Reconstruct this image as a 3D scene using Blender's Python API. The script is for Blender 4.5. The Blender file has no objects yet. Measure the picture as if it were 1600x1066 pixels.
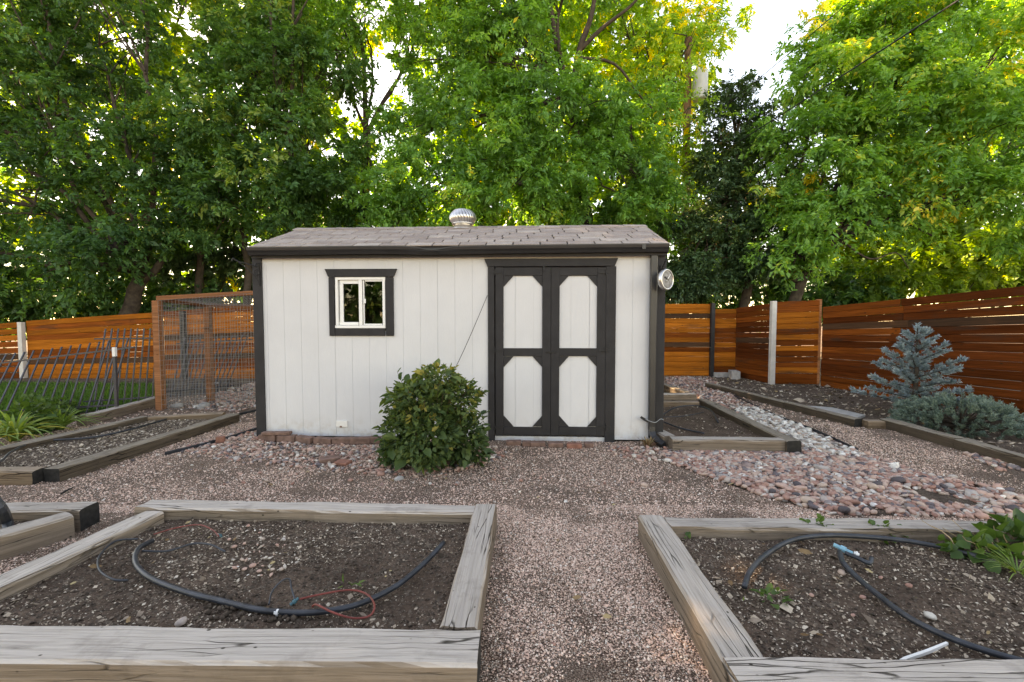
import bpy, bmesh, math, random
import numpy as np
from mathutils import Vector, Matrix, noise as mnoise

R = math.radians
random.seed(7)
rng = np.random.default_rng(11)
scene = bpy.context.scene
COL = scene.collection

# ------------------------------------------------------------------ camera
F_PX, CAM_H = 711.1, 1.41
PITCH = math.atan(33 / F_PX)
cam_d = bpy.data.cameras.new('camera')
cam_d.sensor_width = 36.0
cam_d.lens = 16.0
cam_d.clip_start = 0.05
cam_d.clip_end = 600
cam = bpy.data.objects.new('camera', cam_d)
COL.objects.link(cam)
cam.location = (0, 0, CAM_H)
cam.rotation_euler = (R(90) - PITCH, 0, 0)
scene.camera = cam

# ------------------------------------------------------------------ sky, sun, exposure
SUN_AZ, SUN_EL = R(-32.0), R(38.0)          # azimuth clockwise from +Y
world = bpy.data.worlds.new('World')
scene.world = world
world.use_nodes = True
wn = world.node_tree
wn.nodes.clear()
w_out = wn.nodes.new('ShaderNodeOutputWorld')
w_bg = wn.nodes.new('ShaderNodeBackground')
w_sky = wn.nodes.new('ShaderNodeTexSky')
w_sky.sky_type = 'NISHITA'
w_sky.sun_disc = False
w_sky.sun_elevation = SUN_EL
w_sky.sun_rotation = SUN_AZ
w_sky.air_density = 1.0
w_sky.dust_density = 0.2
w_sky.ozone_density = 1.5
w_bg.inputs['Strength'].default_value = 0.12
wn.links.new(w_sky.outputs[0], w_bg.inputs['Color'])
wn.links.new(w_bg.outputs[0], w_out.inputs['Surface'])
sun_d = bpy.data.lights.new('sun', 'SUN')
sun_d.energy = 5.0
sun_d.angle = R(0.5)
sun_d.color = (1.0, 0.93, 0.80)
sun = bpy.data.objects.new('sun', sun_d)
COL.objects.link(sun)
sun_dir = Vector((math.sin(SUN_AZ) * math.cos(SUN_EL), math.cos(SUN_AZ) * math.cos(SUN_EL), math.sin(SUN_EL)))
sun.rotation_euler = sun_dir.to_track_quat('Z', 'Y').to_euler()
sun.location = sun_dir * 60
scene.view_settings.view_transform = 'Standard'
scene.view_settings.look = 'None'
scene.view_settings.gamma = 1.0
scene.view_settings.use_curve_mapping = False
scene.view_settings.exposure = 2.6
scene.view_settings.use_white_balance = True
scene.view_settings.white_balance_temperature = 12300
scene.view_settings.white_balance_tint = 20
scene.cycles.max_bounces = 8
scene.cycles.transparent_max_bounces = 8
scene.cycles.use_denoising = True

# ------------------------------------------------------------------ survey helpers (photo point -> place)
cp, sp = math.cos(PITCH), math.sin(PITCH)
def ray(px, py):
    a, b = (px - 800) / F_PX, (533 - py) / F_PX
    return Vector((a, cp + b * sp, -sp + b * cp))
def G(px, py, z=0.0):
    d = ray(px, py)
    t = (z - CAM_H) / d.z
    return Vector((d.x * t, d.y * t, z))
def D(px, py, Y):
    d = ray(px, py)
    t = Y / d.y
    return Vector((d.x * t, Y, CAM_H + d.z * t))

# ------------------------------------------------------------------ mesh helpers
def np_mesh(name, V, Fc, tint=None, smooth=False):
    V = np.ascontiguousarray(V, dtype=np.float32)
    Fc = np.ascontiguousarray(Fc, dtype=np.int32)
    k = Fc.shape[1]
    me = bpy.data.meshes.new(name)
    me.vertices.add(len(V))
    me.vertices.foreach_set('co', V.ravel())
    me.loops.add(Fc.size)
    me.loops.foreach_set('vertex_index', Fc.ravel())
    me.polygons.add(len(Fc))
    me.polygons.foreach_set('loop_start', np.arange(0, Fc.size, k, dtype=np.int32))
    if smooth:
        me.polygons.foreach_set('use_smooth', np.ones(len(Fc), dtype=bool))
    me.update(calc_edges=True)
    if tint is not None:
        at = me.attributes.new('tint', 'FLOAT', 'FACE')
        at.data.foreach_set('value', np.ascontiguousarray(tint, dtype=np.float32))
    return me

def py_mesh(name, V, Fc, smooth=False):
    me = bpy.data.meshes.new(name)
    me.from_pydata([tuple(v) for v in V], [], Fc)
    if smooth:
        for p in me.polygons:
            p.use_smooth = True
    me.update()
    return me

def rand_rot(n):
    q = rng.normal(size=(n, 4))
    q /= np.linalg.norm(q, axis=1)[:, None]
    w, x, y, z = q.T
    return np.stack([np.stack([1 - 2 * (y * y + z * z), 2 * (x * y - z * w), 2 * (x * z + y * w)], -1),
                     np.stack([2 * (x * y + z * w), 1 - 2 * (x * x + z * z), 2 * (y * z - x * w)], -1),
                     np.stack([2 * (x * z - y * w), 2 * (y * z + x * w), 1 - 2 * (x * x + y * y)], -1)], 1)

def rotz(a):
    c, s, o, l = np.cos(a), np.sin(a), np.zeros_like(a), np.ones_like(a)
    return np.stack([np.stack([c, -s, o], -1), np.stack([s, c, o], -1), np.stack([o, o, l], -1)], 1)

def inst_mesh(name, bv, bf, pos, rot, scl, tint, jitter=0.0, smooth=False):
    n, nv = len(pos), len(bv)
    v = np.repeat(bv[None], n, 0)
    if jitter:
        v = v * (1 + rng.uniform(-jitter, jitter, size=(n, nv, 1)))
    v = v * scl[:, None, :]
    v = np.einsum('nij,nvj->nvi', rot, v) + pos[:, None, :]
    f = bf[None] + (np.arange(n) * nv)[:, None, None]
    return np_mesh(name, v.reshape(-1, 3), f.reshape(-1, bf.shape[1]), np.repeat(tint, len(bf)), smooth)

def ico(sub):
    bm = bmesh.new()
    bmesh.ops.create_icosphere(bm, subdivisions=sub, radius=1)
    v = np.array([p.co[:] for p in bm.verts])
    bm.faces.ensure_lookup_table()
    f = np.array([[q.index for q in p.verts] for p in bm.faces])
    bm.free()
    return v, f
ICO1 = ico(1)
ICO2 = ico(2)
OCT = (np.array([[1, 0, 0], [-1, 0, 0], [0, 1, 0], [0, -1, 0], [0, 0, 1], [0, 0, -1.0]]),
       np.array([[0, 2, 4], [2, 1, 4], [1, 3, 4], [3, 0, 4], [2, 0, 5], [1, 2, 5], [3, 1, 5], [0, 3, 5]]))

PYR = (np.array([[1, 0, 0], [0, 1, 0], [-1, 0, 0], [0, -1, 0], [.1, .1, 1.0]]), np.array([[0, 1, 4], [1, 2, 4], [2, 3, 4], [3, 0, 4]]))

class MB:
    def __init__(self):
        self.v, self.f = [], []
    def add(self, V, Fc):
        o = len(self.v)
        self.v += [Vector(p) for p in V]
        self.f += [tuple(i + o for i in f) for f in Fc]
        return self
    def box(self, x0, x1, y0, y1, z0, z1):
        V = [(x, y, z) for z in (z0, z1) for y in (y0, y1) for x in (x0, x1)]
        return self.add(V, [(0, 2, 3, 1), (4, 5, 7, 6), (0, 1, 5, 4), (2, 6, 7, 3), (0, 4, 6, 2), (1, 3, 7, 5)])
    def cbox(self, x0, x1, y0, y1, z0, z1, c=0.004):
        """box with chamfered edges"""
        c = min(c, (x1 - x0) * .45, (y1 - y0) * .45, (z1 - z0) * .45)
        pts, idx = [], {}
        for i, (x, sx) in enumerate(((x0, 1), (x1, -1))):
            for j, (y, sy) in enumerate(((y0, 1), (y1, -1))):
                for k, (z, sz) in enumerate(((z0, 1), (z1, -1))):
                    for a in range(3):
                        idx[(i, j, k, a)] = len(pts)
                        pts.append((x + (0 if a == 0 else sx * c), y + (0 if a == 1 else sy * c), z + (0 if a == 2 else sz * c)))
        I = lambda i, j, k, a: idx[(i, j, k, a)]
        F = []
        for s in (0, 1):
            q = [I(s, 0, 0, 0), I(s, 1, 0, 0), I(s, 1, 1, 0), I(s, 0, 1, 0)]; F.append(tuple(q if s else q[::-1]))
            q = [I(0, s, 0, 1), I(1, s, 0, 1), I(1, s, 1, 1), I(0, s, 1, 1)]; F.append(tuple(q[::-1] if s else q))
            q = [I(0, 0, s, 2), I(1, 0, s, 2), I(1, 1, s, 2), I(0, 1, s, 2)]; F.append(tuple(q if s else q[::-1]))
        for a in (0, 1):
            for b in (0, 1):
                F.append((I(0, a, b, 1), I(1, a, b, 1), I(1, a, b, 2), I(0, a, b, 2)))
                F.append((I(a, 0, b, 0), I(a, 1, b, 0), I(a, 1, b, 2), I(a, 0, b, 2)))
                F.append((I(a, b, 0, 0), I(a, b, 1, 0), I(a, b, 1, 1), I(a, b, 0, 1)))
        for i in (0, 1):
            for j in (0, 1):
                for k in (0, 1):
                    F.append((I(i, j, k, 0), I(i, j, k, 1), I(i, j, k, 2)))
        return self.add(pts, F)
    def prism(self, poly, y0, y1):
        """polygon in x,z pushed from y0 to y1"""
        n = len(poly)
        V = [(x, y0, z) for x, z in poly] + [(x, y1, z) for x, z in poly]
        return self.add(V, [tuple(range(n)), tuple(range(2 * n - 1, n - 1, -1))] + [(i, i + n, (i + 1) % n + n, (i + 1) % n) for i in range(n)])
    def tube(self, path, rad, n=8, caps=True):
        P = [Vector(p) for p in path]
        m = len(P)
        rad = rad if hasattr(rad, '__len__') else [rad] * m
        up = None
        V = []
        for i in range(m):
            t = (P[min(i + 1, m - 1)] - P[max(i - 1, 0)])
            t = t.normalized() if t.length > 1e-9 else Vector((0, 0, 1))
            if up is None:
                up = t.orthogonal().normalized()
            up = (up - t * up.dot(t))
            up = up.normalized() if up.length > 1e-6 else t.orthogonal().normalized()
            b = t.cross(up)
            for k in range(n):
                a = 2 * math.pi * k / n
                V.append(P[i] + (up * math.cos(a) + b * math.sin(a)) * rad[i])
        F = [(i * n + k, i * n + (k + 1) % n, (i + 1) * n + (k + 1) % n, (i + 1) * n + k) for i in range(m - 1) for k in range(n)]
        if caps:
            F += [tuple(range(n - 1, -1, -1)), tuple(range((m - 1) * n, m * n))]
        return self.add(V, F)
    def lathe(self, prof, n=24):
        V = [(r * math.cos(2 * math.pi * k / n), r * math.sin(2 * math.pi * k / n), z) for r, z in prof for k in range(n)]
        F = [(i * n + k, i * n + (k + 1) % n, (i + 1) * n + (k + 1) % n, (i + 1) * n + k) for i in range(len(prof) - 1) for k in range(n)]
        return self.add(V, F)
    def xf(self, M, start=0):
        self.v[start:] = [M @ p for p in self.v[start:]]
        return self
    def mesh(self, name, smooth=False):
        me = bpy.data.meshes.new(name)
        me.from_pydata([p[:] for p in self.v], [], self.f)
        if smooth:
            for p in me.polygons:
                p.use_smooth = True
        me.update()
        return me

def catmull(pts, n=8):
    P = [Vector(p) for p in pts]
    P = [P[0] * 2 - P[1]] + P + [P[-1] * 2 - P[-2]]
    out = []
    for i in range(1, len(P) - 2):
        for k in range(n):
            t = k / n
            a, b, c, d = P[i - 1], P[i], P[i + 1], P[i + 2]
            out.append(0.5 * ((2 * b) + (c - a) * t + (2 * a - 5 * b + 4 * c - d) * t * t + (3 * b - a - 3 * c + d) * t ** 3))
    out.append(P[-2])
    return out

def empty(name, loc, label, cat, group=None, rz=0):
    o = bpy.data.objects.new(name, None)
    o.empty_display_size = 0.1
    COL.objects.link(o)
    o.location = loc
    o.rotation_euler = (0, 0, rz)
    tag(o, label, cat, group)
    return o
def tag(o, label=None, cat=None, group=None, kind=None):
    if label: o['label'] = label
    if cat: o['category'] = cat
    if group: o['group'] = group
    if kind: o['kind'] = kind
    return o
def obj(name, me, mat, parent=None, loc=None, rot=None):
    if isinstance(me, MB):
        me = me.mesh(name)
    o = bpy.data.objects.new(name, me)
    if mat is not None and not me.materials:
        me.materials.append(mat)
    COL.objects.link(o)
    if parent is not None:
        o.parent = parent
    if loc is not None:
        o.location = loc
    if rot is not None:
        o.rotation_euler = rot
    return o
def wobj(name, me, mat, parent):
    """mesh given in world coordinates, parented to an unrotated thing"""
    o = obj(name, me, mat, parent)
    o.location = -Vector(parent.location) if parent.parent is None else o.location
    return o

# ------------------------------------------------------------------ materials
class NT:
    def __init__(self, name):
        self.m = bpy.data.materials.new(name)
        self.m.use_nodes = True
        self.t = self.m.node_tree
        self.b = self.t.nodes['Principled BSDF']
        self.out = self.t.nodes['Material Output']
    def n(self, typ, **kw):
        nd = self.t.nodes.new(typ)
        for k, v in kw.items():
            if k in nd.inputs:
                nd.inputs[k].default_value = v
            else:
                setattr(nd, k, v)
        return nd
    def l(self, a, b):
        self.t.links.new(a, b)
    def coords(self, kind='Object', scale=(1, 1, 1), rnd=True):
        tc = self.n('ShaderNodeTexCoord')
        mp = self.n('ShaderNodeMapping')
        mp.inputs['Scale'].default_value = scale
        src = tc.outputs[kind]
        if rnd:
            oi = self.n('ShaderNodeObjectInfo')
            mu = self.n('ShaderNodeMath', operation='MULTIPLY')
            mu.inputs[1].default_value = 37.0
            self.l(oi.outputs['Random'], mu.inputs[0])
            ad = self.n('ShaderNodeVectorMath', operation='ADD')
            self.l(src, ad.inputs[0]); self.l(mu.outputs[0], ad.inputs[1])
            src = ad.outputs[0]
        self.l(src, mp.inputs['Vector'])
        return mp.outputs[0]
    def noise(self, vec, scale, detail=4, rough=0.55, dist=0.0):
        nd = self.n('ShaderNodeTexNoise')
        nd.inputs['Scale'].default_value = scale
        nd.inputs['Detail'].default_value = detail
        nd.inputs['Roughness'].default_value = rough
        nd.inputs['Distortion'].default_value = dist
        self.l(vec, nd.inputs['Vector'])
        return nd.outputs['Fac']
    def ramp(self, fac, stops, interp='LINEAR'):
        nd = self.n('ShaderNodeValToRGB')
        cr = nd.color_ramp
        cr.interpolation = interp
        while len(cr.elements) < len(stops):
            cr.elements.new(0.5)
        for e, (p, c) in zip(cr.elements, stops):
            e.position = p
            e.color = (*c, 1) if len(c) == 3 else c
        self.l(fac, nd.inputs['Fac'])
        return nd.outputs['Color']
    def mix(self, fac, a, b, mode='MIX'):
        nd = self.n('ShaderNodeMix', data_type='RGBA', blend_type=mode)
        for s, v in ((0, fac), (6, a), (7, b)):
            if hasattr(v, 'is_linked'):
                self.l(v, nd.inputs[s])
            elif s == 0:
                nd.inputs[0].default_value = v
            else:
                nd.inputs[s].default_value = (*v, 1)
        return nd.outputs[2]
    def math(self, op, a, b=None):
        nd = self.n('ShaderNodeMath', operation=op)
        for i, v in enumerate((a, b)):
            if v is None: continue
            if hasattr(v, 'is_linked'): self.l(v, nd.inputs[i])
            else: nd.inputs[i].default_value = v
        return nd.outputs[0]
    def bump(self, h, strength=0.5, dist=0.01, prev=None):
        nd = self.n('ShaderNodeBump')
        nd.inputs['Strength'].default_value = strength
        nd.inputs['Distance'].default_value = dist
        self.l(h, nd.inputs['Height'])
        if prev is not None:
            self.l(prev, nd.inputs['Normal'])
        return nd.outputs[0]
    def fin(self, color=None, rough=0.8, normal=None, metal=0.0, spec=0.3):
        b = self.b
        if color is not None:
            if hasattr(color, 'is_linked'): self.l(color, b.inputs['Base Color'])
            else: b.inputs['Base Color'].default_value = (*color, 1)
        if hasattr(rough, 'is_linked'): self.l(rough, b.inputs['Roughness'])
        else: b.inputs['Roughness'].default_value = rough
        b.inputs['Metallic'].default_value = metal
        b.inputs['Specular IOR Level'].default_value = spec
        if normal is not None: self.l(normal, b.inputs['Normal'])
        return self.m

def mix3(a, b, t): return tuple(x + (y - x) * t for x, y in zip(a, b))

def m_plain(name, c, rough=0.7, var=0.15, scale=12, bump=0.2, bscale=60, metal=0.0, spec=0.3):
    t = NT(name)
    v = t.coords()
    f = t.noise(v, scale)
    dark = tuple(x * (1 - var) for x in c); light = tuple(min(1, x * (1 + var)) for x in c)
    col = t.ramp(f, [(0.3, dark), (0.7, light)])
    nrm = t.bump(t.noise(v, bscale, 3), bump, 0.004) if bump else None
    return t.fin(col, rough, nrm, metal, spec)

def m_timber(name, top, side, dark):
    """weathered landscape timber; local x runs along the grain"""
    t = NT(name)
    v1 = t.coords(scale=(0.7, 20, 20))
    v2 = t.coords(scale=(1.8, 85, 85))
    v3 = t.coords(scale=(1.1, 26, 26))
    vb = t.coords()
    g1, g2 = t.noise(v1, 1.6, 5, 0.6, 0.6), t.noise(v2, 1.4, 4, 0.6, 0.3)
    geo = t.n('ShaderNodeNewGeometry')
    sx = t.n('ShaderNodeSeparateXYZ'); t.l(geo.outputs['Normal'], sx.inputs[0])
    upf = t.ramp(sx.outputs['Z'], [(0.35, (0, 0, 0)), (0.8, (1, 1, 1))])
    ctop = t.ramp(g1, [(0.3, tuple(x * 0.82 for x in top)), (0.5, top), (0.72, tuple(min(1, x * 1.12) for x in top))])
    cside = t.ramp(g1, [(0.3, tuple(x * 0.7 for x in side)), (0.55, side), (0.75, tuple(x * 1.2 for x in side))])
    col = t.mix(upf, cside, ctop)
    fine = t.ramp(g2, [(0.3, (0.70, 0.68, 0.66)), (0.55, (1, 1, 1)), (0.8, (1.12, 1.12, 1.12))])
    col = t.mix(0.8, col, fine, 'MULTIPLY')
    # drying checks along the grain
    wob = t.n('ShaderNodeVectorMath', operation='ADD')
    nz = t.n('ShaderNodeTexNoise'); nz.inputs['Scale'].default_value = 0.5; nz.inputs['Detail'].default_value = 4
    t.l(t.coords(scale=(3.0, 12, 12)), nz.inputs['Vector'])
    t.l(v3, wob.inputs[0]); t.l(nz.outputs['Color'], wob.inputs[1])
    ve = t.n('ShaderNodeTexVoronoi'); ve.feature = 'DISTANCE_TO_EDGE'; ve.inputs['Scale'].default_value = 1.0
    t.l(wob.outputs[0], ve.inputs['Vector'])
    crack = t.ramp(ve.outputs['Distance'], [(0.0, (1, 1, 1)), (0.010, (0.8, 0.8, 0.8)), (0.028, (0, 0, 0))])
    msk = t.ramp(t.noise(t.coords(scale=(1.2, 5, 5)), 1.4, 2), [(0.44, (0, 0, 0)), (0.56, (1, 1, 1))])
    crack = t.mix(1.0, crack, msk, 'MULTIPLY')
    col = t.mix(crack, col, dark)
    # blotches of dirt and a few insect and nail holes
    blot = t.ramp(t.noise(vb, 5.5, 5, 0.65), [(0.56, (0, 0, 0)), (0.78, (0.5, 0.5, 0.5))])
    col = t.mix(blot, col, tuple(x * 0.42 for x in side))
    vo = t.n('ShaderNodeTexVoronoi'); vo.inputs['Scale'].default_value = 14; t.l(t.coords(scale=(0.6, 1, 1)), vo.inputs['Vector'])
    hole = t.ramp(vo.outputs['Distance'], [(0.05, (1, 1, 1)), (0.09, (0, 0, 0))])
    col = t.mix(hole, col, dark)
    h = t.math('ADD', t.math('MULTIPLY', g1, 0.8), t.math('MULTIPLY', g2, 0.6))
    h = t.math('SUBTRACT', h, t.math('MULTIPLY', crack, 1.3))
    return t.fin(col, 0.88, t.bump(h, 0.9, 0.008), 0, 0.15)

def m_board(name, base, grey=0.0):
    t = NT(name)
    oi = t.n('ShaderNodeObjectInfo')
    v1 = t.coords(scale=(0.6, 20, 20)); v2 = t.coords(scale=(1.4, 80, 80))
    g1, g2 = t.noise(v1, 1.7, 5, 0.6, 0.7), t.noise(v2, 1.5, 4)
    dk = tuple(x * 0.6 for x in base); lt = tuple(min(1, x * 1.22) for x in base)
    col = t.ramp(g1, [(0.28, dk), (0.5, base), (0.75, lt)])
    col = t.mix(0.7, col, t.ramp(g2, [(0.32, (0.38, 0.34, 0.30)), (0.62, (1.05, 1.05, 1.05))]), 'MULTIPLY')
    hsv = t.n('ShaderNodeHueSaturation'); t.l(col, hsv.inputs['Color'])
    mr = t.n('ShaderNodeMapRange'); mr.inputs['To Min'].default_value = 0.68; mr.inputs['To Max'].default_value = 1.28
    t.l(oi.outputs['Random'], mr.inputs['Value']); t.l(mr.outputs[0], hsv.inputs['Value'])
    col = hsv.outputs['Color']
    st = t.ramp(t.noise(t.coords(scale=(0.5, 2.5, 2.5)), 2.2, 5, 0.6), [(0.57, (0, 0, 0)), (0.72, (.8, .8, .8))])
    col = t.mix(st, col, mix3(tuple(x * 0.3 for x in base), (0.07, 0.05, 0.035), 0.5))
    vo = t.n('ShaderNodeTexVoronoi'); vo.inputs['Scale'].default_value = 5.5; t.l(t.coords(scale=(0.6, 1.3, 1.3)), vo.inputs['Vector'])
    col = t.mix(t.ramp(vo.outputs['Distance'], [(0.05, (0.9, 0.9, 0.9)), (0.10, (0, 0, 0))]), col, (0.05, 0.022, 0.01))
    if grey:
        col = t.mix(grey, col, (0.13, 0.11, 0.095))
    return t.fin(col, 0.85, t.bump(g2, 0.9, 0.004), 0, 0.06)

def m_tint(name, stops, rough=0.8, var=0.25, scale=40, spec=0.25, interp='LINEAR', bump=0.3):
    t = NT(name)
    at = t.n('ShaderNodeAttribute', attribute_name='tint')
    col = t.ramp(at.outputs['Fac'], stops, interp)
    v = t.coords(rnd=False)
    f = t.noise(v, scale, 3)
    col = t.mix(1.0, col, t.ramp(f, [(0.3, (1 - var,) * 3), (0.7, (1 + var * 0.6,) * 3)]), 'MULTIPLY')
    return t.fin(col, rough, t.bump(f, bump, 0.003) if bump else None, 0, spec)

def m_leaf(name, stops, trans=0.45, tcol=(1.9, 1.75, 0.55), rough=0.5, big=0.35):
    """leaf colours vary leaf by leaf and, in drifts, spray by spray"""
    t = NT(name)
    at = t.n('ShaderNodeAttribute', attribute_name='tint')
    col = t.ramp(at.outputs['Fac'], stops)
    t.b.inputs['Roughness'].default_value = rough
    t.b.inputs['Specular IOR Level'].default_value = 0.35
    t.l(col, t.b.inputs['Base Color'])
    tr = t.n('ShaderNodeBsdfTranslucent')
    t.l(t.mix(1.0, col, tcol, 'MULTIPLY'), tr.inputs['Color'])
    mx = t.n('ShaderNodeMixShader'); mx.inputs[0].default_value = trans
    t.l(t.b.outputs[0], mx.inputs[1]); t.l(tr.outputs[0], mx.inputs[2])
    t.l(mx.outputs[0], t.out.inputs['Surface'])
    return t.m

def m_gravel(name):
    t = NT(name)
    v = t.coords('Object', rnd=False)
    vo = t.n('ShaderNodeTexVoronoi'); vo.inputs['Scale'].default_value = 125; t.l(v, vo.inputs['Vector'])
    sx = t.n('ShaderNodeSeparateColor'); t.l(vo.outputs['Color'], sx.inputs[0])
    col = t.ramp(sx.outputs[0], [(0, (.12, .085, .066)), (.2, (.33, .215, .168)), (.45, (.47, .315, .245)), (.7, (.56, .395, .31)), (.9, (.58, .46, .37)), (1, (.70, .62, .54))])
    edge = t.ramp(vo.outputs['Distance'], [(0.25, (.95, .93, .9)), (0.65, (0.16, 0.13, 0.115))])
    col = t.mix(1.0, col, edge, 'MULTIPLY')
    big = t.ramp(t.noise(v, 1.6, 5, 0.6), [(0.46, (0, 0, 0)), (0.68, (0.8, 0.8, 0.8))])
    col = t.mix(big, col, (0.11, 0.077, 0.058))
    h = t.math('SUBTRACT', 1.0, vo.outputs['Distance'])
    return t.fin(col, 0.9, t.bump(h, 0.9, 0.008), 0, 0.15)

def m_soil(name, c1, c2, speck=(0.33, 0.27, 0.21)):
    t = NT(name)
    v = t.coords('Object', rnd=False)
    a, b = t.noise(v, 4, 6, 0.65), t.noise(v, 55, 5, 0.7)
    col = t.mix(t.ramp(a, [(0.35, (0, 0, 0)), (0.65, (1, 1, 1))]), c1, c2)
    col = t.mix(1.0, col, t.ramp(b, [(0.3, (0.45, 0.45, 0.45)), (0.7, (1.3, 1.3, 1.3))]), 'MULTIPLY')
    vo = t.n('ShaderNodeTexVoronoi'); vo.inputs['Scale'].default_value = 60; t.l(v, vo.inputs['Vector'])
    sp_ = t.ramp(vo.outputs['Distance'], [(0.10, (1, 1, 1)), (0.2, (0, 0, 0))])
    col = t.mix(sp_, col, speck)
    h = t.math('ADD', t.math('MULTIPLY', a, 1.0), t.math('MULTIPLY', b, 0.6))
    return t.fin(col, 0.95, t.bump(h, 1.0, 0.02), 0, 0.1)

M = {}
M['gravel'] = m_gravel('pea_gravel_ground')
M['soil'] = m_soil('garden_soil', (0.084, 0.055, 0.040), (0.160, 0.108, 0.080))
M['dirt'] = m_soil('mulch_dirt', (0.085, 0.060, 0.046), (0.16, 0.115, 0.088))
M['lawn'] = m_soil('lawn_earth', (0.03, 0.045, 0.015), (0.04, 0.06, 0.02), (0.05, 0.07, 0.03))
M['timber'] = m_timber('grey_timber', (0.415, 0.362, 0.318), (0.225, 0.170, 0.130), (0.035, 0.028, 0.022))
M['timber_pale'] = m_timber('pale_timber', (0.485, 0.425, 0.375), (0.265, 0.203, 0.157), (0.04, 0.032, 0.025))
M['timber_brown'] = m_timber('brown_timber', (0.26, 0.215, 0.17), (0.10, 0.075, 0.055), (0.02, 0.016, 0.013))
M['timber_tan'] = m_timber('tan_timber', (0.32, 0.24, 0.18), (0.22, 0.15, 0.10), (0.03, 0.02, 0.015))
M['timber_end'] = m_plain('dark_end_grain', (0.022, 0.020, 0.018), 0.9, 0.4, 30, 0.6, 80)
M['board'] = m_board('stained_board', (0.47, 0.135, 0.020))
M['board_red'] = m_board('red_stained_board', (0.25, 0.060, 0.012))
M['board_deep'] = m_board('deep_stained_board', (0.155, 0.036, 0.009))
M['board_grey'] = m_board('greyed_board', (0.085, 0.036, 0.016), 0.1)
M['post_pale'] = m_plain('galvanised_post', (0.55, 0.52, 0.48), 0.6, 0.1, 8, 0.1)
M['redwood'] = m_board('redwood_post', (0.30, 0.125, 0.062))
def m_siding():
    t = NT('white_siding')
    v = t.coords(scale=(6, 6, 1.0), rnd=False)
    v0 = t.coords(rnd=False)
    f = t.noise(v, 14, 5, 0.6, 1.0)
    st = t.noise(v0, 1.3, 5, 0.6)
    low = t.n('ShaderNodeSeparateXYZ'); t.l(v0, low.inputs[0])
    splash = t.ramp(low.outputs['Z'], [(0.04, (0.7, 0.7, 0.7)), (0.30, (0, 0, 0))])
    spn = t.mix(1.0, splash, t.ramp(t.noise(v0, 9, 5, 0.7), [(0.45, (0, 0, 0)), (0.7, (1, 1, 1))]), 'MULTIPLY')
    col = t.ramp(st, [(0.3, (0.555, 0.565, 0.585)), (0.7, (0.615, 0.625, 0.645))])
    col = t.mix(spn, col, (0.42, 0.35, 0.29))
    return t.fin(col, 0.6, t.bump(f, 0.45, 0.004), 0, 0.3)
M['siding'] = m_siding()
M['trim'] = m_plain('charcoal_trim', (0.023, 0.022, 0.024), 0.62, 0.2, 9, 0.5, 45)
M['gutter'] = m_plain('black_gutter', (0.022, 0.022, 0.024), 0.38, 0.2, 6, 0.0, 30, 0, 0.5)
M['vinyl'] = m_plain('white_vinyl', (0.78, 0.78, 0.77), 0.4, 0.03, 6, 0.0)
M['white'] = m_plain('white_plastic', (0.72, 0.71, 0.69), 0.45, 0.05, 10, 0.0)
M['interior'] = m_plain('shed_interior', (0.10, 0.075, 0.055), 0.9, 0.3, 5, 0.2)
M['black'] = m_plain('black_steel', (0.018, 0.018, 0.020), 0.5, 0.2, 10, 0.1)
M['iron'] = m_plain('black_iron', (0.030, 0.032, 0.042), 0.42, 0.3, 20, 0.2, 80, 0, 0.5)
M['hose'] = m_plain('black_poly_hose', (0.022, 0.026, 0.033), 0.42, 0.5, 16, 0.1, 60, 0, 0.5)
M['redtube'] = m_plain('red_tube', (0.22, 0.045, 0.035), 0.4, 0.2, 10, 0)
M['teal'] = m_plain('teal_fitting', (0.03, 0.12, 0.14), 0.4, 0.2, 10, 0)
M['bluefit'] = m_plain('blue_fitting', (0.14, 0.36, 0.46), 0.4, 0.2, 30, 0)
M['wire'] = m_plain('galvanised_wire', (0.30, 0.31, 0.31), 0.5, 0.2, 10, 0, 50, 0.4)
M['brick'] = m_plain('brown_paver', (0.20, 0.115, 0.090), 0.9, 0.35, 18, 0.6, 90)
M['brick_red'] = m_plain('red_brick', (0.28, 0.12, 0.085), 0.9, 0.3, 18, 0.6, 90)
M['concrete'] = m_plain('concrete', (0.36, 0.34, 0.32), 0.9, 0.2, 14, 0.5, 70)
M['bark'] = m_plain('tree_bark', (0.060, 0.046, 0.036), 0.95, 0.45, 9, 1.0, 30)
M['stem'] = m_plain('brown_stem', (0.07, 0.05, 0.03), 0.9, 0.3, 9, 0.3, 30)
M['pole'] = m_plain('pole_wood', (0.22, 0.12, 0.075), 0.9, 0.3, 5, 0.5, 30)
M['steel'] = m_plain('transformer_steel', (0.52, 0.54, 0.56), 0.45, 0.08, 4, 0, 30, 0.0, 0.5)
M['zinc'] = m_plain('galvanised_vent', (0.62, 0.61, 0.60), 0.30, 0.12, 9, 0.1, 40, 0.9)
M['disc_face'] = m_plain('dial_face', (0.10, 0.10, 0.12), 0.3, 0.9, 26, 0, 40, 0.2, 0.5)
M['dry'] = m_plain('dry_plant', (0.34, 0.24, 0.14), 0.9, 0.3, 20, 0)
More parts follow.
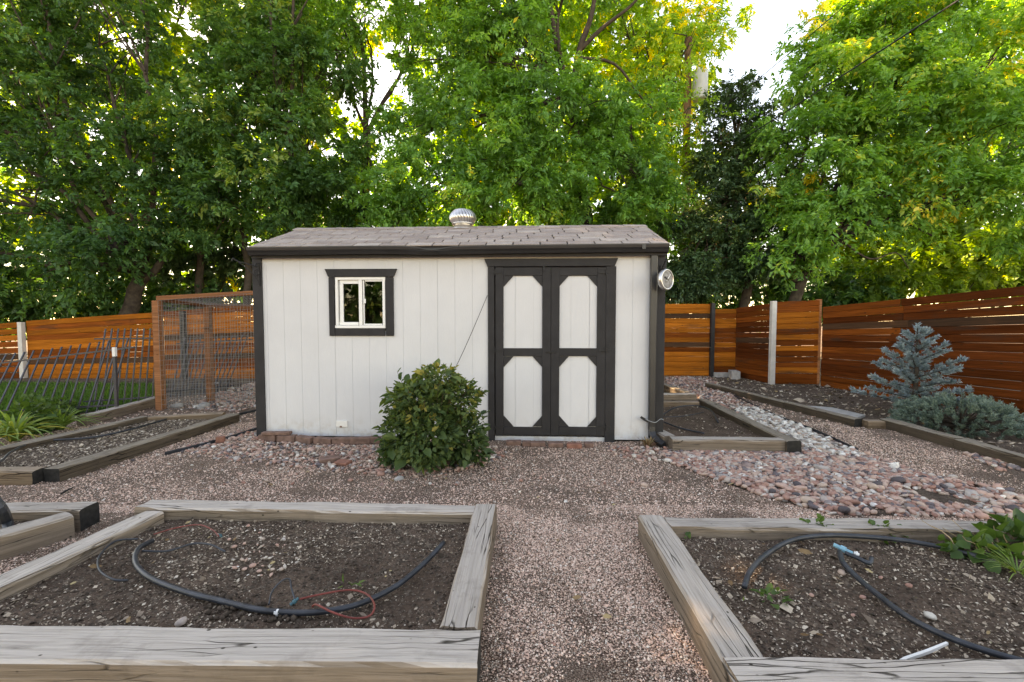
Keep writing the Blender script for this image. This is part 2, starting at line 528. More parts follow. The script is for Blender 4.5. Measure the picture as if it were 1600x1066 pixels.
def m_shingle():
    t = NT('brown_shingle')
    oi = t.n('ShaderNodeObjectInfo')
    base = t.ramp(oi.outputs['Random'], [(0, (0.31, 0.25, 0.225)), (0.5, (0.36, 0.295, 0.265)), (0.9, (0.40, 0.335, 0.30)), (1, (0.44, 0.375, 0.335))])
    v = t.coords()
    f = t.noise(v, 160, 2)
    col = t.mix(1.0, base, t.ramp(f, [(0.3, (0.6, 0.6, 0.6)), (0.7, (1.3, 1.3, 1.3))]), 'MULTIPLY')
    col = t.mix(1.0, col, t.ramp(t.noise(v, 6, 4), [(0.3, (0.8, 0.8, 0.8)), (0.7, (1.1, 1.1, 1.1))]), 'MULTIPLY')
    return t.fin(col, 0.95, t.bump(f, 0.5, 0.003), 0, 0.15)
M['shingle'] = m_shingle()
def m_glass():
    t = NT('window_glass')
    tr = t.n('ShaderNodeBsdfTransparent'); tr.inputs[0].default_value = (0.86, 0.9, 0.88, 1)
    gl = t.n('ShaderNodeBsdfGlossy'); gl.inputs['Roughness'].default_value = 0.02
    fr = t.n('ShaderNodeFresnel'); fr.inputs[0].default_value = 1.42
    mx = t.n('ShaderNodeMixShader')
    t.l(fr.outputs[0], mx.inputs[0]); t.l(tr.outputs[0], mx.inputs[1]); t.l(gl.outputs[0], mx.inputs[2])
    t.l(mx.outputs[0], t.out.inputs['Surface'])
    return t.m
M['glass'] = m_glass()
pink = [(0, (.07, .06, .062)), (.10, (.15, .12, .125)), (.2, (.25, .21, .20)), (.28, (.34, .165, .125)), (.45, (.46, .26, .205)), (.6, (.54, .35, .285)), (.72, (.52, .38, .30)), (.8, (.36, .32, .30)), (.9, (.58, .50, .43)), (1, (.76, .73, .68))]
M['rock'] = m_tint('pink_river_rock', pink, 0.75, 0.25, 30, 0.3)
M['rock_white'] = m_tint('white_river_rock', [(0, (.10, .095, .09)), (.2, (.30, .25, .22)), (.35, (.46, .32, .25)), (.5, (.50, .45, .39)), (.75, (.62, .58, .52)), (1, (.76, .73, .68))], 0.75, 0.2, 30, 0.3)
M['pea'] = m_tint('pea_gravel', [(0, (.14, .10, .08)), (.2, (.46, .29, .21)), (.5, (.74, .475, .37)), (.75, (.82, .59, .47)), (.92, (.82, .70, .58)), (1, (.84, .79, .72))], 0.85, 0.2, 60, 0.2)
M['chip'] = m_tint('wood_chips', [(0, (.07, .05, .038)), (.4, (.22, .16, .12)), (.75, (.46, .36, .27)), (1, (.66, .57, .46))], 0.9, 0.2, 60, 0.15)
M['clod'] = m_tint('soil_crumbs', [(0, (.052, .038, .029)), (1, (.155, .115, .088))], 0.95, 0.3, 60, 0.1)
M['deadleaf'] = m_tint('dead_leaves', [(0, (.14, .075, .035)), (.5, (.30, .19, .10)), (1, (.42, .33, .17))], 0.85, 0.2, 30, 0.2, 'LINEAR', 0)
G_DARK = [(0, (0.027, 0.080, 0.033)), (.45, (0.058, 0.165, 0.061)), (.85, (0.105, 0.260, 0.084)), (1, (0.250, 0.354, 0.102))]
G_MID = [(0, (0.059, 0.168, 0.055)), (.45, (0.128, 0.335, 0.091)), (.8, (0.234, 0.473, 0.129)), (.95, (0.468, 0.609, 0.138)), (1, (0.794, 0.670, 0.138))]
G_LIGHT = [(0, (0.079, 0.185, 0.041)), (.4, (0.169, 0.356, 0.072)), (.78, (0.304, 0.488, 0.096)), (.94, (0.583, 0.634, 0.105)), (1, (0.898, 0.686, 0.090))]
G_YELL = [(0, (0.081, 0.168, 0.038)), (.5, (0.173, 0.302, 0.062)), (.85, (0.323, 0.437, 0.085)), (1, (0.485, 0.470, 0.085))]
G_CON = [(0, (0.033, 0.076, 0.041)), (.6, (0.072, 0.155, 0.068)), (.93, (0.126, 0.226, 0.084)), (1, (0.309, 0.194, 0.084))]
M['leaf_dark'] = m_leaf('leaf_dark', G_DARK, 0.42)
M['leaf_mid'] = m_leaf('leaf_mid', G_MID, 0.42)
M['leaf_light'] = m_leaf('leaf_light', G_LIGHT, 0.45)
M['leaf_yellow'] = m_leaf('leaf_yellow', G_YELL, 0.5)
M['leaf_conifer'] = m_leaf('leaf_conifer', G_CON, 0.2)
M['leaf_shrub'] = m_leaf('leaf_shrub', [(0, (.022, .050, .020)), (.5, (.058, .110, .036)), (.85, (.13, .185, .05)), (1, (.30, .26, .06))], 0.3, (1.5, 1.4, .6), 0.55)
M['leaf_spruce'] = m_leaf('blue_spruce_needles', [(0, (.11, .185, .195)), (.5, (.25, .35, .37)), (1, (.46, .56, .58))], 0.1, (1, 1.1, 1), 0.6)
M['leaf_dwarf'] = m_leaf('dwarf_spruce_needles', [(0, (.07, .125, .095)), (.5, (.16, .245, .195)), (1, (.31, .40, .33))], 0.1, (1, 1.1, 1), 0.6)
M['leaf_blade'] = m_leaf('green_blades', [(0, (.08, .16, .035)), (.6, (.17, .28, .07)), (.9, (.32, .36, .09)), (1, (.55, .40, .06))], 0.3)
M['leaf_weed'] = m_leaf('weed_leaves', [(0, (.025, .07, .02)), (.6, (.06, .125, .03)), (1, (.13, .19, .045))], 0.3)
M['grass'] = m_leaf('lawn_grass', [(0, (.035, .10, .02)), (.6, (.07, .18, .035)), (1, (.15, .25, .05))], 0.3)

# ------------------------------------------------------------------ ground
def sheet(name, poly, mat, z):
    V = [(p[0], p[1], z) for p in poly]
    o = obj(name, py_mesh(name, V, [tuple(range(len(V)))]), mat)
    return tag(o, kind='structure')
def pix(poly, z=0.0):
    return [tuple(G(x, y, z))[:2] for x, y in poly]

base = MB().add([(-300, -300, 0), (300, -300, 0), (300, 300, 0), (-300, 300, 0)], [(0, 1, 2, 3)])
tag(obj('ground', base, M['dirt']), kind='structure')
sheet('gravel_path', [(-9, -3), (9, -3), (9, 7.5), (5.2, 12), (0, 12), (-5, 9), (-9, 7)], M['gravel'], 0.004)
lawn_poly = [(-14, 7.3), (-6.9, 6.2), (-6.0, 7.5), (-7.3, 9.6), (-14, 10.0)]
sheet('lawn', lawn_poly, M['lawn'], 0.010)
dirt_poly = pix([(1105, 597), (1345, 668), (1383, 668), (1600, 722), (1750, 760)]) + [(9, 3.5), (9, 12.5), (4.5, 12.5)]
sheet('planting_bed', dirt_poly, M['dirt'], 0.010)

def inpoly(P, poly):
    x, y = P[:, 0], P[:, 1]
    r = np.zeros(len(P), bool)
    n = len(poly)
    for i in range(n):
        x0, y0 = poly[i][:2]; x1, y1 = poly[(i + 1) % n][:2]
        c = ((y0 > y) != (y1 > y)) & (x < (x1 - x0) * (y - y0) / (y1 - y0 + 1e-12) + x0)
        r ^= c
    return r
def scatter(poly, n):
    A = np.array([p[:2] for p in poly])
    lo, hi = A.min(0), A.max(0)
    P = rng.uniform(lo, hi, size=(n, 2))
    return P[inpoly(P, poly)]
def noise2(P, s, seed=0.0):
    return np.array([mnoise.noise((x * s + seed, y * s, seed * 1.7)) for x, y in P[:, :2]])

# ------------------------------------------------------------------ raised beds
def timber_mesh(L, w, h, seed, chamfer=0.012, rag=1.0):
    n = max(6, int(L / 0.09))
    prof = [(-w / 2 + chamfer, 0), (w / 2 - chamfer, 0), (w / 2, chamfer), (w / 2, h * .5), (w / 2, h - chamfer), (w / 2 - chamfer, h), (0, h), (-w / 2 + chamfer, h), (-w / 2, h - chamfer), (-w / 2, h * .5), (-w / 2, chamfer)]
    V, F = [], []
    k = len(prof)
    for i in range(n + 1):
        x = -L / 2 + L * i / n
        for j, (y, z) in enumerate(prof):
            a = mnoise.noise((x * 2.2, j * 0.9, seed)) * 0.007 * rag + mnoise.noise((x * 9, j * 1.7, seed + 9)) * 0.0035 * rag
            s = 1 + a / (w * .5)
            V.append((x + (mnoise.noise((y * 20, z * 20, seed)) * .008 if i in (0, n) else 0), y * s, z + (a if z > h * .3 else 0)))
    for i in range(n):
        for j in range(k):
            F.append((i * k + j, i * k + (j + 1) % k, (i + 1) * k + (j + 1) % k, (i + 1) * k + j))
    F.append(tuple(range(k - 1, -1, -1)))
    F.append(tuple(n * k + j for j in range(k)))
    me = py_mesh('timber', V, F)
    me['n_end'] = 2
    return me
_ts = [0.0]
def timber(parent, a, b, w, top, h, mat, ends=None, name='timber', rag=1.0):
    """a, b: centres of the two ends in plan"""
    a, b = Vector((a[0], a[1])), Vector((b[0], b[1]))
    d = b - a
    _ts[0] += 3.7
    me = timber_mesh(d.length, w, h, _ts[0], min(0.012, w * .1), rag)
    me.materials.append(M[mat])
    me.materials.append(M['timber_end'])
    for e in (ends or ()):
        me.polygons[len(me.polygons) - 2 + e].material_index = 1
    o = obj(name, me, None, parent)
    c = (a + b) / 2
    loc = Vector((c.x, c.y, top - h))
    if parent is not None: loc -= Vector(parent.location)
    o.location = loc
    o.rotation_euler = (0, 0, math.atan2(d.y, d.x))
    return o
def soil(name, poly, z, amp=0.02, step=0.04, mat='soil', seed=0.0):
    A = np.array([p[:2] for p in poly]); lo, hi = A.min(0), A.max(0)
    nx, ny = int((hi[0] - lo[0]) / step) + 1, int((hi[1] - lo[1]) / step) + 1
    xs, ys = np.linspace(lo[0], hi[0], nx), np.linspace(lo[1], hi[1], ny)
    V = []
    for y in ys:
        for x in xs:
            V.append((x, y, soil_z(x, y, z, amp, seed)))
    idx = np.arange(nx * ny).reshape(ny, nx)
    Fq = np.stack([idx[:-1, :-1], idx[:-1, 1:], idx[1:, 1:], idx[1:, :-1]], -1).reshape(-1, 4)
    V = np.array(V)
    cen = V[Fq].mean(1)
    Fq = Fq[inpoly(cen, poly)]
    used = np.unique(Fq)
    remap = np.zeros(len(V), int); remap[used] = np.arange(len(used))
    o = obj(name, np_mesh(name, V[used], remap[Fq], None, True), M[mat])
    return tag(o, kind='structure')
def soil_z(x, y, z, amp, seed):
    return z + amp * mnoise.noise((x * 2.1, y * 2.1, seed)) + amp * .5 * mnoise.noise((x * 7, y * 7, seed + 5)) + amp * .3 * mnoise.noise((x * 22, y * 22, seed))

ZT = 0.15
def bed(pts, label):
    c = sum((Vector((p[0], p[1])) for p in pts), Vector((0, 0))) / len(pts)
    return empty('raised_garden_bed', (c.x, c.y, 0), label, 'garden bed')
def gp(x, y, z=ZT): return tuple(G(x, y, z))[:2]

# front left bed
A_bl, A_br = gp(224, 787), gp(741, 795)
bedA = bed([A_bl, A_br, (-.2, 1.8), (-2.6, 1.8)], 'large grey timber bed in the left foreground with a black hose and a red tube')
timber(bedA, A_bl, A_br, .15, ZT, .17, 'timber_pale', rag=1.5)
timber(bedA, gp(759, 789), gp(716, 981), .155, ZT + .004, .175, 'timber')
timber(bedA, gp(-210, 1003), gp(748, 1011), .20, ZT + .006, .19, 'timber_pale', (1,), rag=1.3)
timber(bedA, gp(240, 797), gp(-150, 975), .155, ZT - .006, .16, 'timber_pale')
soilA_poly = [gp(200, 792), gp(740, 798), gp(705, 1000), gp(-210, 1000), gp(-120, 952)]
SOIL_Z = 0.075
soil('soil', soilA_poly, SOIL_Z, 0.022, 0.035, seed=1.0)
# front right bed
bedB = bed([gp(1017, 806), (3.3, 2.9), (3.3, 1.5), gp(1185, 1060)], 'grey timber bed in the right foreground with a hose and strawberry plants')
timber(bedB, gp(1017, 805), gp(1192, 1075), .165, ZT, .17, 'timber')
timber(bedB, gp(1043, 815), (3.36, G(1600, 820, ZT).y), .155, ZT - .004, .165, 'timber', rag=1.4)
nb = gp(1160, 1083)
timber(bedB, (nb[0] + .01, 1.555), (3.36, 1.535), .19, ZT + .004, .175, 'timber_pale')
timber(bedB, (3.30, 1.64), (3.30, 2.80), .155, ZT - .003, .165, 'timber')
soilB_poly = [gp(1030, 812), (3.3, 2.88), (3.3, 1.55), gp(1205, 1085)]
soil('soil', soilB_poly, SOIL_Z, 0.022, 0.035, seed=4.0)
# far left bed
ZC = 0.12
bedC = bed([gp(70, 735, ZC), gp(365, 646, ZC), gp(230, 651, ZC), gp(-10, 705, ZC)], 'long brown timber bed left of the shed below the leaning iron panels')
timber(bedC, gp(80, 733, ZC), gp(366, 646, ZC), .15, ZC, .15, 'timber_brown', (0,))
timber(bedC, gp(-170, 733, ZC), gp(64, 733, ZC), .15, ZC + .004, .15, 'timber_tan', (1,))
timber(bedC, gp(234, 650, ZC), gp(350, 644, ZC), .14, ZC - .005, .14, 'timber_tan')
timber(bedC, gp(-60, 713, ZC), gp(226, 651, ZC), .13, ZC + .003, .14, 'timber_brown')
soilC_poly = [gp(-170, 728, ZC), gp(75, 730, ZC), gp(350, 648, ZC), gp(234, 652, ZC), gp(-60, 713, ZC)]
soil('soil', soilC_poly, 0.06, 0.015, 0.06, 'dirt', seed=7.0)
# near left bed
bedD = bed([gp(150, 790), gp(-60, 792), gp(-60, 850)], 'grey timber bed corner cut off by the left edge')
timber(bedD, gp(-260, 797), gp(140, 790), .15, ZT, .165, 'timber', (1,), rag=1.3)
timber(bedD, gp(108, 801), gp(-190, 885), .15, ZT - .006, .16, 'timber')
soilD_poly = [gp(-260, 797), gp(110, 795), gp(-190, 880)]
soil('soil', soilD_poly, .07, .015, .05, seed=9.0)
# bed beside the shed
ZE = 0.14
bedE = bed([gp(1048, 684, ZE), gp(1230, 686, ZE), gp(1100, 626, ZE), gp(1000, 627, ZE)], 'square timber bed against the right corner of the shed')
timber(bedE, gp(1048, 684, ZE), gp(1226, 686, ZE), .15, ZE, .17, 'timber', rag=1.2)
timber(bedE, gp(1241, 690, ZE), gp(1099, 624, ZE), .15, ZE + .004, .17, 'timber_brown', (0,))
timber(bedE, (gp(1048, 684, ZE)[0] - .3, gp(1000, 627, ZE)[1]), gp(1090, 627, ZE), .14, ZE - .004, .15, 'timber_tan')
timber(bedE, (gp(1048, 684, ZE)[0] - .25, 7.0), gp(1047, 680, ZE), .14, ZE - .008, .15, 'timber')
soilE_poly = [(1.55, 5.25), gp(1232, 688, ZE), gp(1099, 625, ZE), (1.9, gp(1000, 627, ZE)[1])]
soil('soil', soilE_poly, .06, .015, .05, seed=12.0)
bedF = bed([gp(1038, 616, .2), gp(1088, 600, .1)], 'second timber bed behind the square one, mostly hidden by the shed')
timber(bedF, (gp(1038, 616, .22)[0] - .6, gp(1060, 615, .22)[1]), gp(1086, 615, .22), .14, .22, .2, 'timber')
timber(bedF, gp(1075, 613, .15), gp(1030, 597, .15), .14, .15, .16, 'timber_brown')

# timber edging on the right
edge = empty('timber_edging', tuple(G(1240, 640)), 'dark timber edging in a long line from the back fence past the gravel path', 'edging')
ZF = .11
timber(edge, gp(1106, 598, ZF), gp(1230, 628, ZF), .12, ZF, .13, 'timber_brown')
timber(edge, gp(1231, 628.3, ZF), gp(1342, 655, ZF), .13, ZF + .005, .14, 'timber_brown', (1,))
edge2 = empty('timber_edging', tuple(G(1490, 690)), 'round brown timber edging in front of the spruce', 'edging')
timber(edge2, gp(1383, 655, ZF), gp(1500, 686, ZF), .14, ZF + .01, .14, 'timber_brown', rag=1.6)
timber(edge2, gp(1501, 686.3, ZF), gp(1680, 735, ZF), .14, ZF + .006, .14, 'timber_brown', rag=1.6)
tb = timber(None, gp(1351, 657, .1), gp(1381, 657, .1), .13, .10, .11, 'timber_tan', name='timber_block')
tag(tb, 'short tan wood block closing the gap between the two timber edgings', 'wood block')

# ------------------------------------------------------------------ loose gravel, river rock, chips
def stones(name, P, size, mat, sh=OCT, z=0.006, flat=0.7, jitter=0.25, smooth=False, parent=None, kind='stuff', lift=None):
    n = len(P)
    s = size * rng.lognormal(0, 0.28, size=n)
    scl = np.stack([s, s * rng.uniform(.65, .95, n), s * rng.uniform(.5, 1, n) * flat], -1)
    zz = (lift if lift is not None else np.full(n, z)) + scl[:, 2] * .35
    rot = rand_rot(n) if flat > .9 else np.einsum('nij,njk->nik', rotz(rng.uniform(0, 6.28, n)), tilt(n, .35))
    tint = np.clip(rng.beta(2.2, 2.0, n), 0, 1) if 'rock' not in mat else rng.beta(1.7, 1.55, n)
    o = obj(name, inst_mesh(name, sh[0], sh[1], np.column_stack([P, zz]), rot, scl, tint, jitter, smooth), M[mat], parent)
    if kind: tag(o, kind=kind)
    return o
def tilt(n, a):
    ax, ay = rng.normal(0, a, n), rng.normal(0, a, n)
    o, l = np.zeros(n), np.ones(n)
    rx = np.stack([np.stack([l, o, o], -1), np.stack([o, np.cos(ax), -np.sin(ax)], -1), np.stack([o, np.sin(ax), np.cos(ax)], -1)], 1)
    ry = np.stack([np.stack([np.cos(ay), o, np.sin(ay)], -1), np.stack([o, l, o], -1), np.stack([-np.sin(ay), o, np.cos(ay)], -1)], 1)
    return np.einsum('nij,njk->nik', rx, ry)

bed_polys = [soilA_poly, soilB_poly, soilC_poly, soilD_poly, soilE_poly, dirt_poly, lawn_poly]
rock_main = pix([(1030, 708), (1255, 704), (1330, 704), (1440, 742), (1560, 768), (1680, 795), (1680, 812), (1300, 806), (1190, 776), (1110, 748), (1040, 722)])
rock_strip = pix([(1246, 695), (1100, 626), (1046, 608), (1040, 590), (1108, 590), (1150, 622), (1240, 664), (1340, 706), (1290, 712)])
rock_white = pix([(1262, 702), (1165, 655), (1140, 636), (1190, 640), (1290, 686), (1345, 710), (1300, 716)])
rock_left = pix([(270, 706), (395, 668), (420, 692), (600, 700), (770, 698), (800, 712), (690, 748), (560, 742), (440, 730), (340, 722)])
rock_cage = pix([(290, 640), (345, 612), (420, 592), (520, 600), (420, 636), (372, 645)])
rock_small = pix([(1490, 705), (1560, 712), (1640, 740), (1560, 736)])
rock_door = pix([(950, 698), (1040, 702), (1080, 720), (1000, 722), (950, 710)])
rocks = [rock_main, rock_strip, rock_left, rock_cage, rock_small]

gr = [(-9, 1.2), (9, 1.2), (9, 7.5), (5.2, 11), (0, 11), (-5, 9), (-9, 7)]
def thin(P, keep_min=.12):
    """worn spots where the gravel is trodden thin and the soil shows"""
    k = np.zeros(len(P))
    for px, py, sx_, sy_ in ((870, 905, .10, .09), (915, 975, .10, .10), (985, 905, .08, .12), (985, 1050, .16, .10), (880, 1060, .14, .10), (620, 772, .5, .10), (230, 752, .5, .14), (1060, 750, .45, .12), (900, 770, .3, .10), (480, 770, .3, .08), (1250, 775, .35, .10), (1180, 790, .3, .08)):
        c = G(px, py)
        k += .75 * np.exp(-((P[:, 0] - c.x) / sx_) ** 2 - ((P[:, 1] - c.y) / sy_) ** 2)
    e0, e1 = G(781, 812), G(757, 1075)
    t = np.clip((P[:, 1] - e1.y) / (e0.y - e1.y), 0, 1)
    k += np.where((P[:, 1] < e0.y + .1), 1.0 * np.exp(-(np.clip(P[:, 0] - (e1.x + (e0.x - e1.x) * t), 0, None) / (.13 - .06 * t)) ** 2), 0)
    k *= .75 + .9 * noise2(P, 7.0, 4.0)
    return P[rng.uniform(size=len(P)) > np.clip(k, 0, 1 - keep_min)]
def clean(P):
    m = np.ones(len(P), bool)
    for q in bed_polys:
        m &= ~inpoly(P, q)
    return P[m & (np.abs(P[:, 0]) < P[:, 1] * 1.2 + .2)]
near = clean(scatter([(-3, 1.3), (4, 1.3), (5, 3.4), (-5, 3.4)], 400000))
near = near[(noise2(near, 1.5, 3.0) + .6 * noise2(near, 4.0, 6.0)) > -0.22 + rng.uniform(-.35, .35, len(near))]
near = thin(near)
mid = clean(scatter([(-7, 3.4), (7, 3.4), (8, 6.2), (-8, 6.2)], 230000))
mid = mid[~inpoly(mid, rock_main) & (noise2(mid, 1.0, 8.0) + .6 * noise2(mid, 3.2, 1.0) > -0.28 + rng.uniform(-.35, .35, len(mid)))]
mid = thin(mid)
far = clean(scatter([(-9, 6.2), (9, 6.2), (6, 11), (-5, 9)], 16000))
print('pebbles', len(near), len(mid), len(far))
stones('pea_gravel', near[:95000], 0.0046, 'pea', PYR, .003, .89, .3)
stones('pea_gravel', mid[:84000], 0.0060, 'pea', PYR, .003, .89, .3)
stones('pea_gravel', far[:10000], 0.013, 'pea', PYR, .003, .89, .3)

rb = sheet('river_rock_bed', rock_main, M['dirt'], 0.009)
def rockfill(poly, n, size, mat, sh=ICO1, drop=None):
    P = scatter(poly, n)
    if drop is not None:
        P = P[~inpoly(P, drop)]
    edge_n = noise2(P, 3.0, 2.0)
    P = P[edge_n > -0.55]
    return P
P = rockfill(rock_main, 9000, .03, 'rock')
P = P[(np.abs(P[:, 0]) < P[:, 1] * 1.16)]
order = np.argsort(P[:, 1])
# the nearest three hundred river stones are pieces of their own
near_idx = order[:2400][rng.permutation(min(2400, len(order)))[:300]]
rest = np.setdiff1d(order, near_idx)
stones('river_stones', P[rest], .025, 'rock', ICO1, .010, .55, .26, True, rb)
bases = []
for k in range(40):
    sc = np.array([[1, rng.uniform(.55, .9), rng.uniform(.35, .6)]])
    me = inst_mesh('stone', ICO2[0], ICO2[1], np.zeros((1, 3)), np.eye(3)[None], sc, np.array([rng.beta(1.25, 1.2)]), .16, True)
    me.materials.append(M['rock'])
    bases.append(me)
for i, k in enumerate(near_idx):
    o = obj('stone', bases[i % 40], None, rb)
    s = .027 * rng.lognormal(0, .25)
    o.location = (P[k, 0], P[k, 1], .026 + s * .25)
    o.scale = (s, s, s)
    o.rotation_euler = (rng.normal(0, .3), rng.normal(0, .3), rng.uniform(0, 6.28))
def rockstuff(poly, n, size, mat, drop=None, sh=ICO1):
    P = rockfill(poly, n, size, mat, sh, drop)
    return stones('river_rock', P, size, mat, sh, .010, .6, .26, True)
rockstuff(rock_strip, 3400, .026, 'rock', rock_white)
rockstuff(rock_white, 1800, .030, 'rock_white')
rockstuff(rock_left, 3600, .020, 'rock')
rockstuff(rock_cage, 2200, .026, 'rock')
rockstuff(rock_small, 260, .026, 'rock')
rockstuff(rock_door, 260, .020, 'rock')
spill = scatter(pix([(150, 700), (700, 720), (1300, 780), (1560, 800), (900, 760), (300, 760)]), 420)
stones('river_rock', clean(spill), .016, 'rock', ICO1, .010, .75, .18, True)

def soil_cover(poly, n_chip, n_clod, zc, amp, seed, csize=.0048):
    P = scatter(poly, n_chip)
    P = P[noise2(P, 2.3, seed) > -0.25 + rng.uniform(-.3, .3, len(P))]
    z = np.array([soil_z(x, y, zc, amp, seed) for x, y in P]) + .002
    n = len(P)
    s = csize * rng.lognormal(0, .5, n)
    scl = np.stack([s, s * rng.uniform(.4, .95, n), s * rng.uniform(.25, .5, n)], -1)
    rot = np.einsum('nij,njk->nik', rotz(rng.uniform(0, 6.28, n)), tilt(n, .35))
    o = obj('wood_chips', inst_mesh('wood_chips', PYR[0], PYR[1], np.column_stack([P, z + scl[:, 2] * .5]), rot, scl, rng.beta(1.6, 1.5, n), .2), M['chip'])
    tag(o, kind='stuff')
    P = scatter(poly, n_clod)
    z = np.array([soil_z(x, y, zc, amp, seed) for x, y in P])
    n = len(P)
    s = np.minimum(.0068 * rng.lognormal(0, .5, n), .019)
    scl = np.stack([s, s * .85, s * .6], -1)
    o = obj('soil_crumbs', inst_mesh('soil_crumbs', PYR[0], PYR[1], np.column_stack([P, z]), np.einsum('nij,njk->nik', rotz(rng.uniform(0, 6.28, n)), tilt(n, .4)), scl, rng.uniform(0, 1, n), .3), M['clod'])
    tag(o, kind='stuff')
soil_cover(soilA_poly, 13000, 9000, SOIL_Z, .022, 1.0)
soil_cover(soilB_poly, 14000, 9000, SOIL_Z, .022, 4.0)
soil_cover(soilC_poly, 9000, 900, .06, .015, 7.0, .0085)
soil_cover(soilE_poly, 900, 400, .06, .015, 12.0, .010)
soil_cover(dirt_poly, 9000, 1500, .012, .0, 15.0, .016)
soil_cover(soilD_poly, 1800, 400, .07, .015, 9.0, .010)

pc_ = scatter(pix([(300, 925), (470, 962), (460, 975), (330, 972)], SOIL_Z), 260)
n_ = len(pc_); s_ = np.minimum(.010 * rng.lognormal(0, .4, n_), .017)
tag(obj('soil_clods', inst_mesh('soil_clods', ICO1[0], ICO1[1], np.column_stack([pc_, np.full(n_, SOIL_Z + .012)]), rand_rot(n_), np.stack([s_, s_ * .9, s_ * .75], -1), rng.uniform(0, .6, n_), .25), M['clod']), kind='stuff')
pf_ = scatter(pix([(350, 830), (440, 830), (470, 880), (440, 905), (365, 905)], SOIL_Z), 110)
n_ = len(pf_); s_ = .0085 * rng.lognormal(0, .45, n_)
tag(obj('stone_fragments', inst_mesh('stone_fragments', ICO1[0], ICO1[1], np.column_stack([pf_, np.full(n_, SOIL_Z + .016)]), np.einsum('nij,njk->nik', rotz(rng.uniform(0, 6.28, n_)), tilt(n_, .3)), np.stack([s_, s_ * .7, s_ * .45], -1), rng.uniform(.45, 1, n_), .3), M['rock']), kind='stuff')

def leaf_litter(poly, n, z, size=.03):
    P = scatter(poly, n)
    n = len(P)
    bv = np.array([[-1, 0, 0], [-.3, .5, .16], [.5, .42, .1], [1, 0, .2], [.5, -.4, .14], [-.3, -.5, .05]])
    bf = np.array([[0, 4, 5], [0, 3, 4], [0, 2, 3], [0, 1, 2]])
    s = size * rng.lognormal(0, .3, n)
    rot = np.einsum('nij,njk->nik', rotz(rng.uniform(0, 6.28, n)), tilt(n, .3))
    o = obj('fallen_leaves', inst_mesh('fallen_leaves', bv, bf, np.column_stack([P, np.full(n, z)]), rot, np.stack([s, s, s], -1), rng.uniform(0, 1, n)), M['deadleaf'])
    tag(o, kind='stuff')
leaf_litter(pix([(100, 720), (760, 745), (1000, 730), (1500, 790), (900, 800), (780, 1000), (1080, 1000), (900, 790), (200, 770)]), 90, .02, .02)
leaf_litter(dirt_poly, 260, .03, .035)
leaf_litter(soilA_poly, 18, SOIL_Z + .02, .02)
leaf_litter(soilB_poly, 26, SOIL_Z + .02, .022)

# ------------------------------------------------------------------ shed
A0, B0 = Vector((-3.01, 5.40)), Vector((1.725, 5.17))
SC = (A0 + B0) / 2
SRZ = math.atan2(B0.y - A0.y, B0.x - A0.x)
HL = (B0 - A0).length / 2
SD = 2.05
shed = empty('garden_shed', (SC.x, SC.y, 0), 'white garden shed with charcoal trim, double doors and brown shingle roof', 'shed', rz=SRZ)
_ca, _sa = math.cos(SRZ), math.sin(SRZ)
def W(px, py, v=0.0):
    """photo point -> (u, z) on the shed front plane, v metres behind it"""
    d = ray(px, py)
    ou = (-SC.x) * _ca + (-SC.y) * _sa; ov = -(-SC.x) * _sa + (-SC.y) * _ca
    du = d.x * _ca + d.y * _sa; dv = -d.x * _sa + d.y * _ca
    t = (v - ov) / dv
    return ou + du * t, CAM_H + d.z * t
def wbox(mb, x0, y0, x1, y1, v0, v1, c=0.003):
    """photo rectangle on the front wall pushed out from v0 to v1"""
    u0, z1 = W(x0, y0); u1, z0 = W(x1, y1)
    zc0, zc1 = min(z0, z1), max(z0, z1)
    return mb.cbox(min(u0, u1), max(u0, u1), min(v0, v1), max(v0, v1), zc0, zc1, c)
def spart(name, mb, mat, parent=shed):
    return obj(name, mb, M[mat], parent)

WZ0, WZ1 = 0.03, 2.22
TH = 0.016
win = (*W(521, 430), *W(607, 517))     # opening
dor = (*W(768, 412), *W(953, 700))
holes = [(win[0], win[2], win[3], win[1]), (dor[0], dor[2], -1, dor[1])]
def cut(rects):
    for (a, b, z0, z1) in holes:
        out = []
        for (ra, rb_, r0, r1) in rects:
            if rb_ <= a or ra >= b or r1 <= z0 or r0 >= z1:
                out.append((ra, rb_, r0, r1)); continue
            if ra < a: out.append((ra, a, r0, r1)); ra = a
            if rb_ > b: out.append((b, rb_, r0, r1)); rb_ = b
            if r1 > z1: out.append((ra, rb_, z1, r1))
            if r0 < z0: out.append((ra, rb_, r0, z0))
        rects = out
    return rects
sx = [W(524.5, 560)[0] + k * 1.2192 for k in range(-1, 4)]
seams = [-HL + .01] + [s for s in sx if -HL + .1 < s < HL - .1] + [HL - .01]
GR = 0.2032
wall = obj('front_wall', MB().mesh('front_wall'), M['siding'], shed)
backs = MB()
for r in cut([(-HL + .005, HL - .005, WZ0, WZ1)]):
    backs.box(r[0], r[1], .0005, .05, r[2], r[3])
wall.data = backs.mesh('front_wall'); wall.data.materials.append(M['siding'])
for i in range(len(seams) - 1):
    mb = MB()
    edges = [sx[0] + k * GR for k in range(-8, 40)]
    es = [seams[i] + .0012] + [e for e in edges if seams[i] + .03 < e < seams[i + 1] - .03] + [seams[i + 1] - .0012]
    for a, b in zip(es[:-1], es[1:]):
        for (ra, rb_, r0, r1) in cut([(a + .0008, b - .0008, WZ0, WZ1)]):
            if rb_ - ra > .006:
                mb.cbox(ra, rb_, -.004, .0, r0, r1, .0012)
    spart('siding_panel', mb, 'siding', wall)
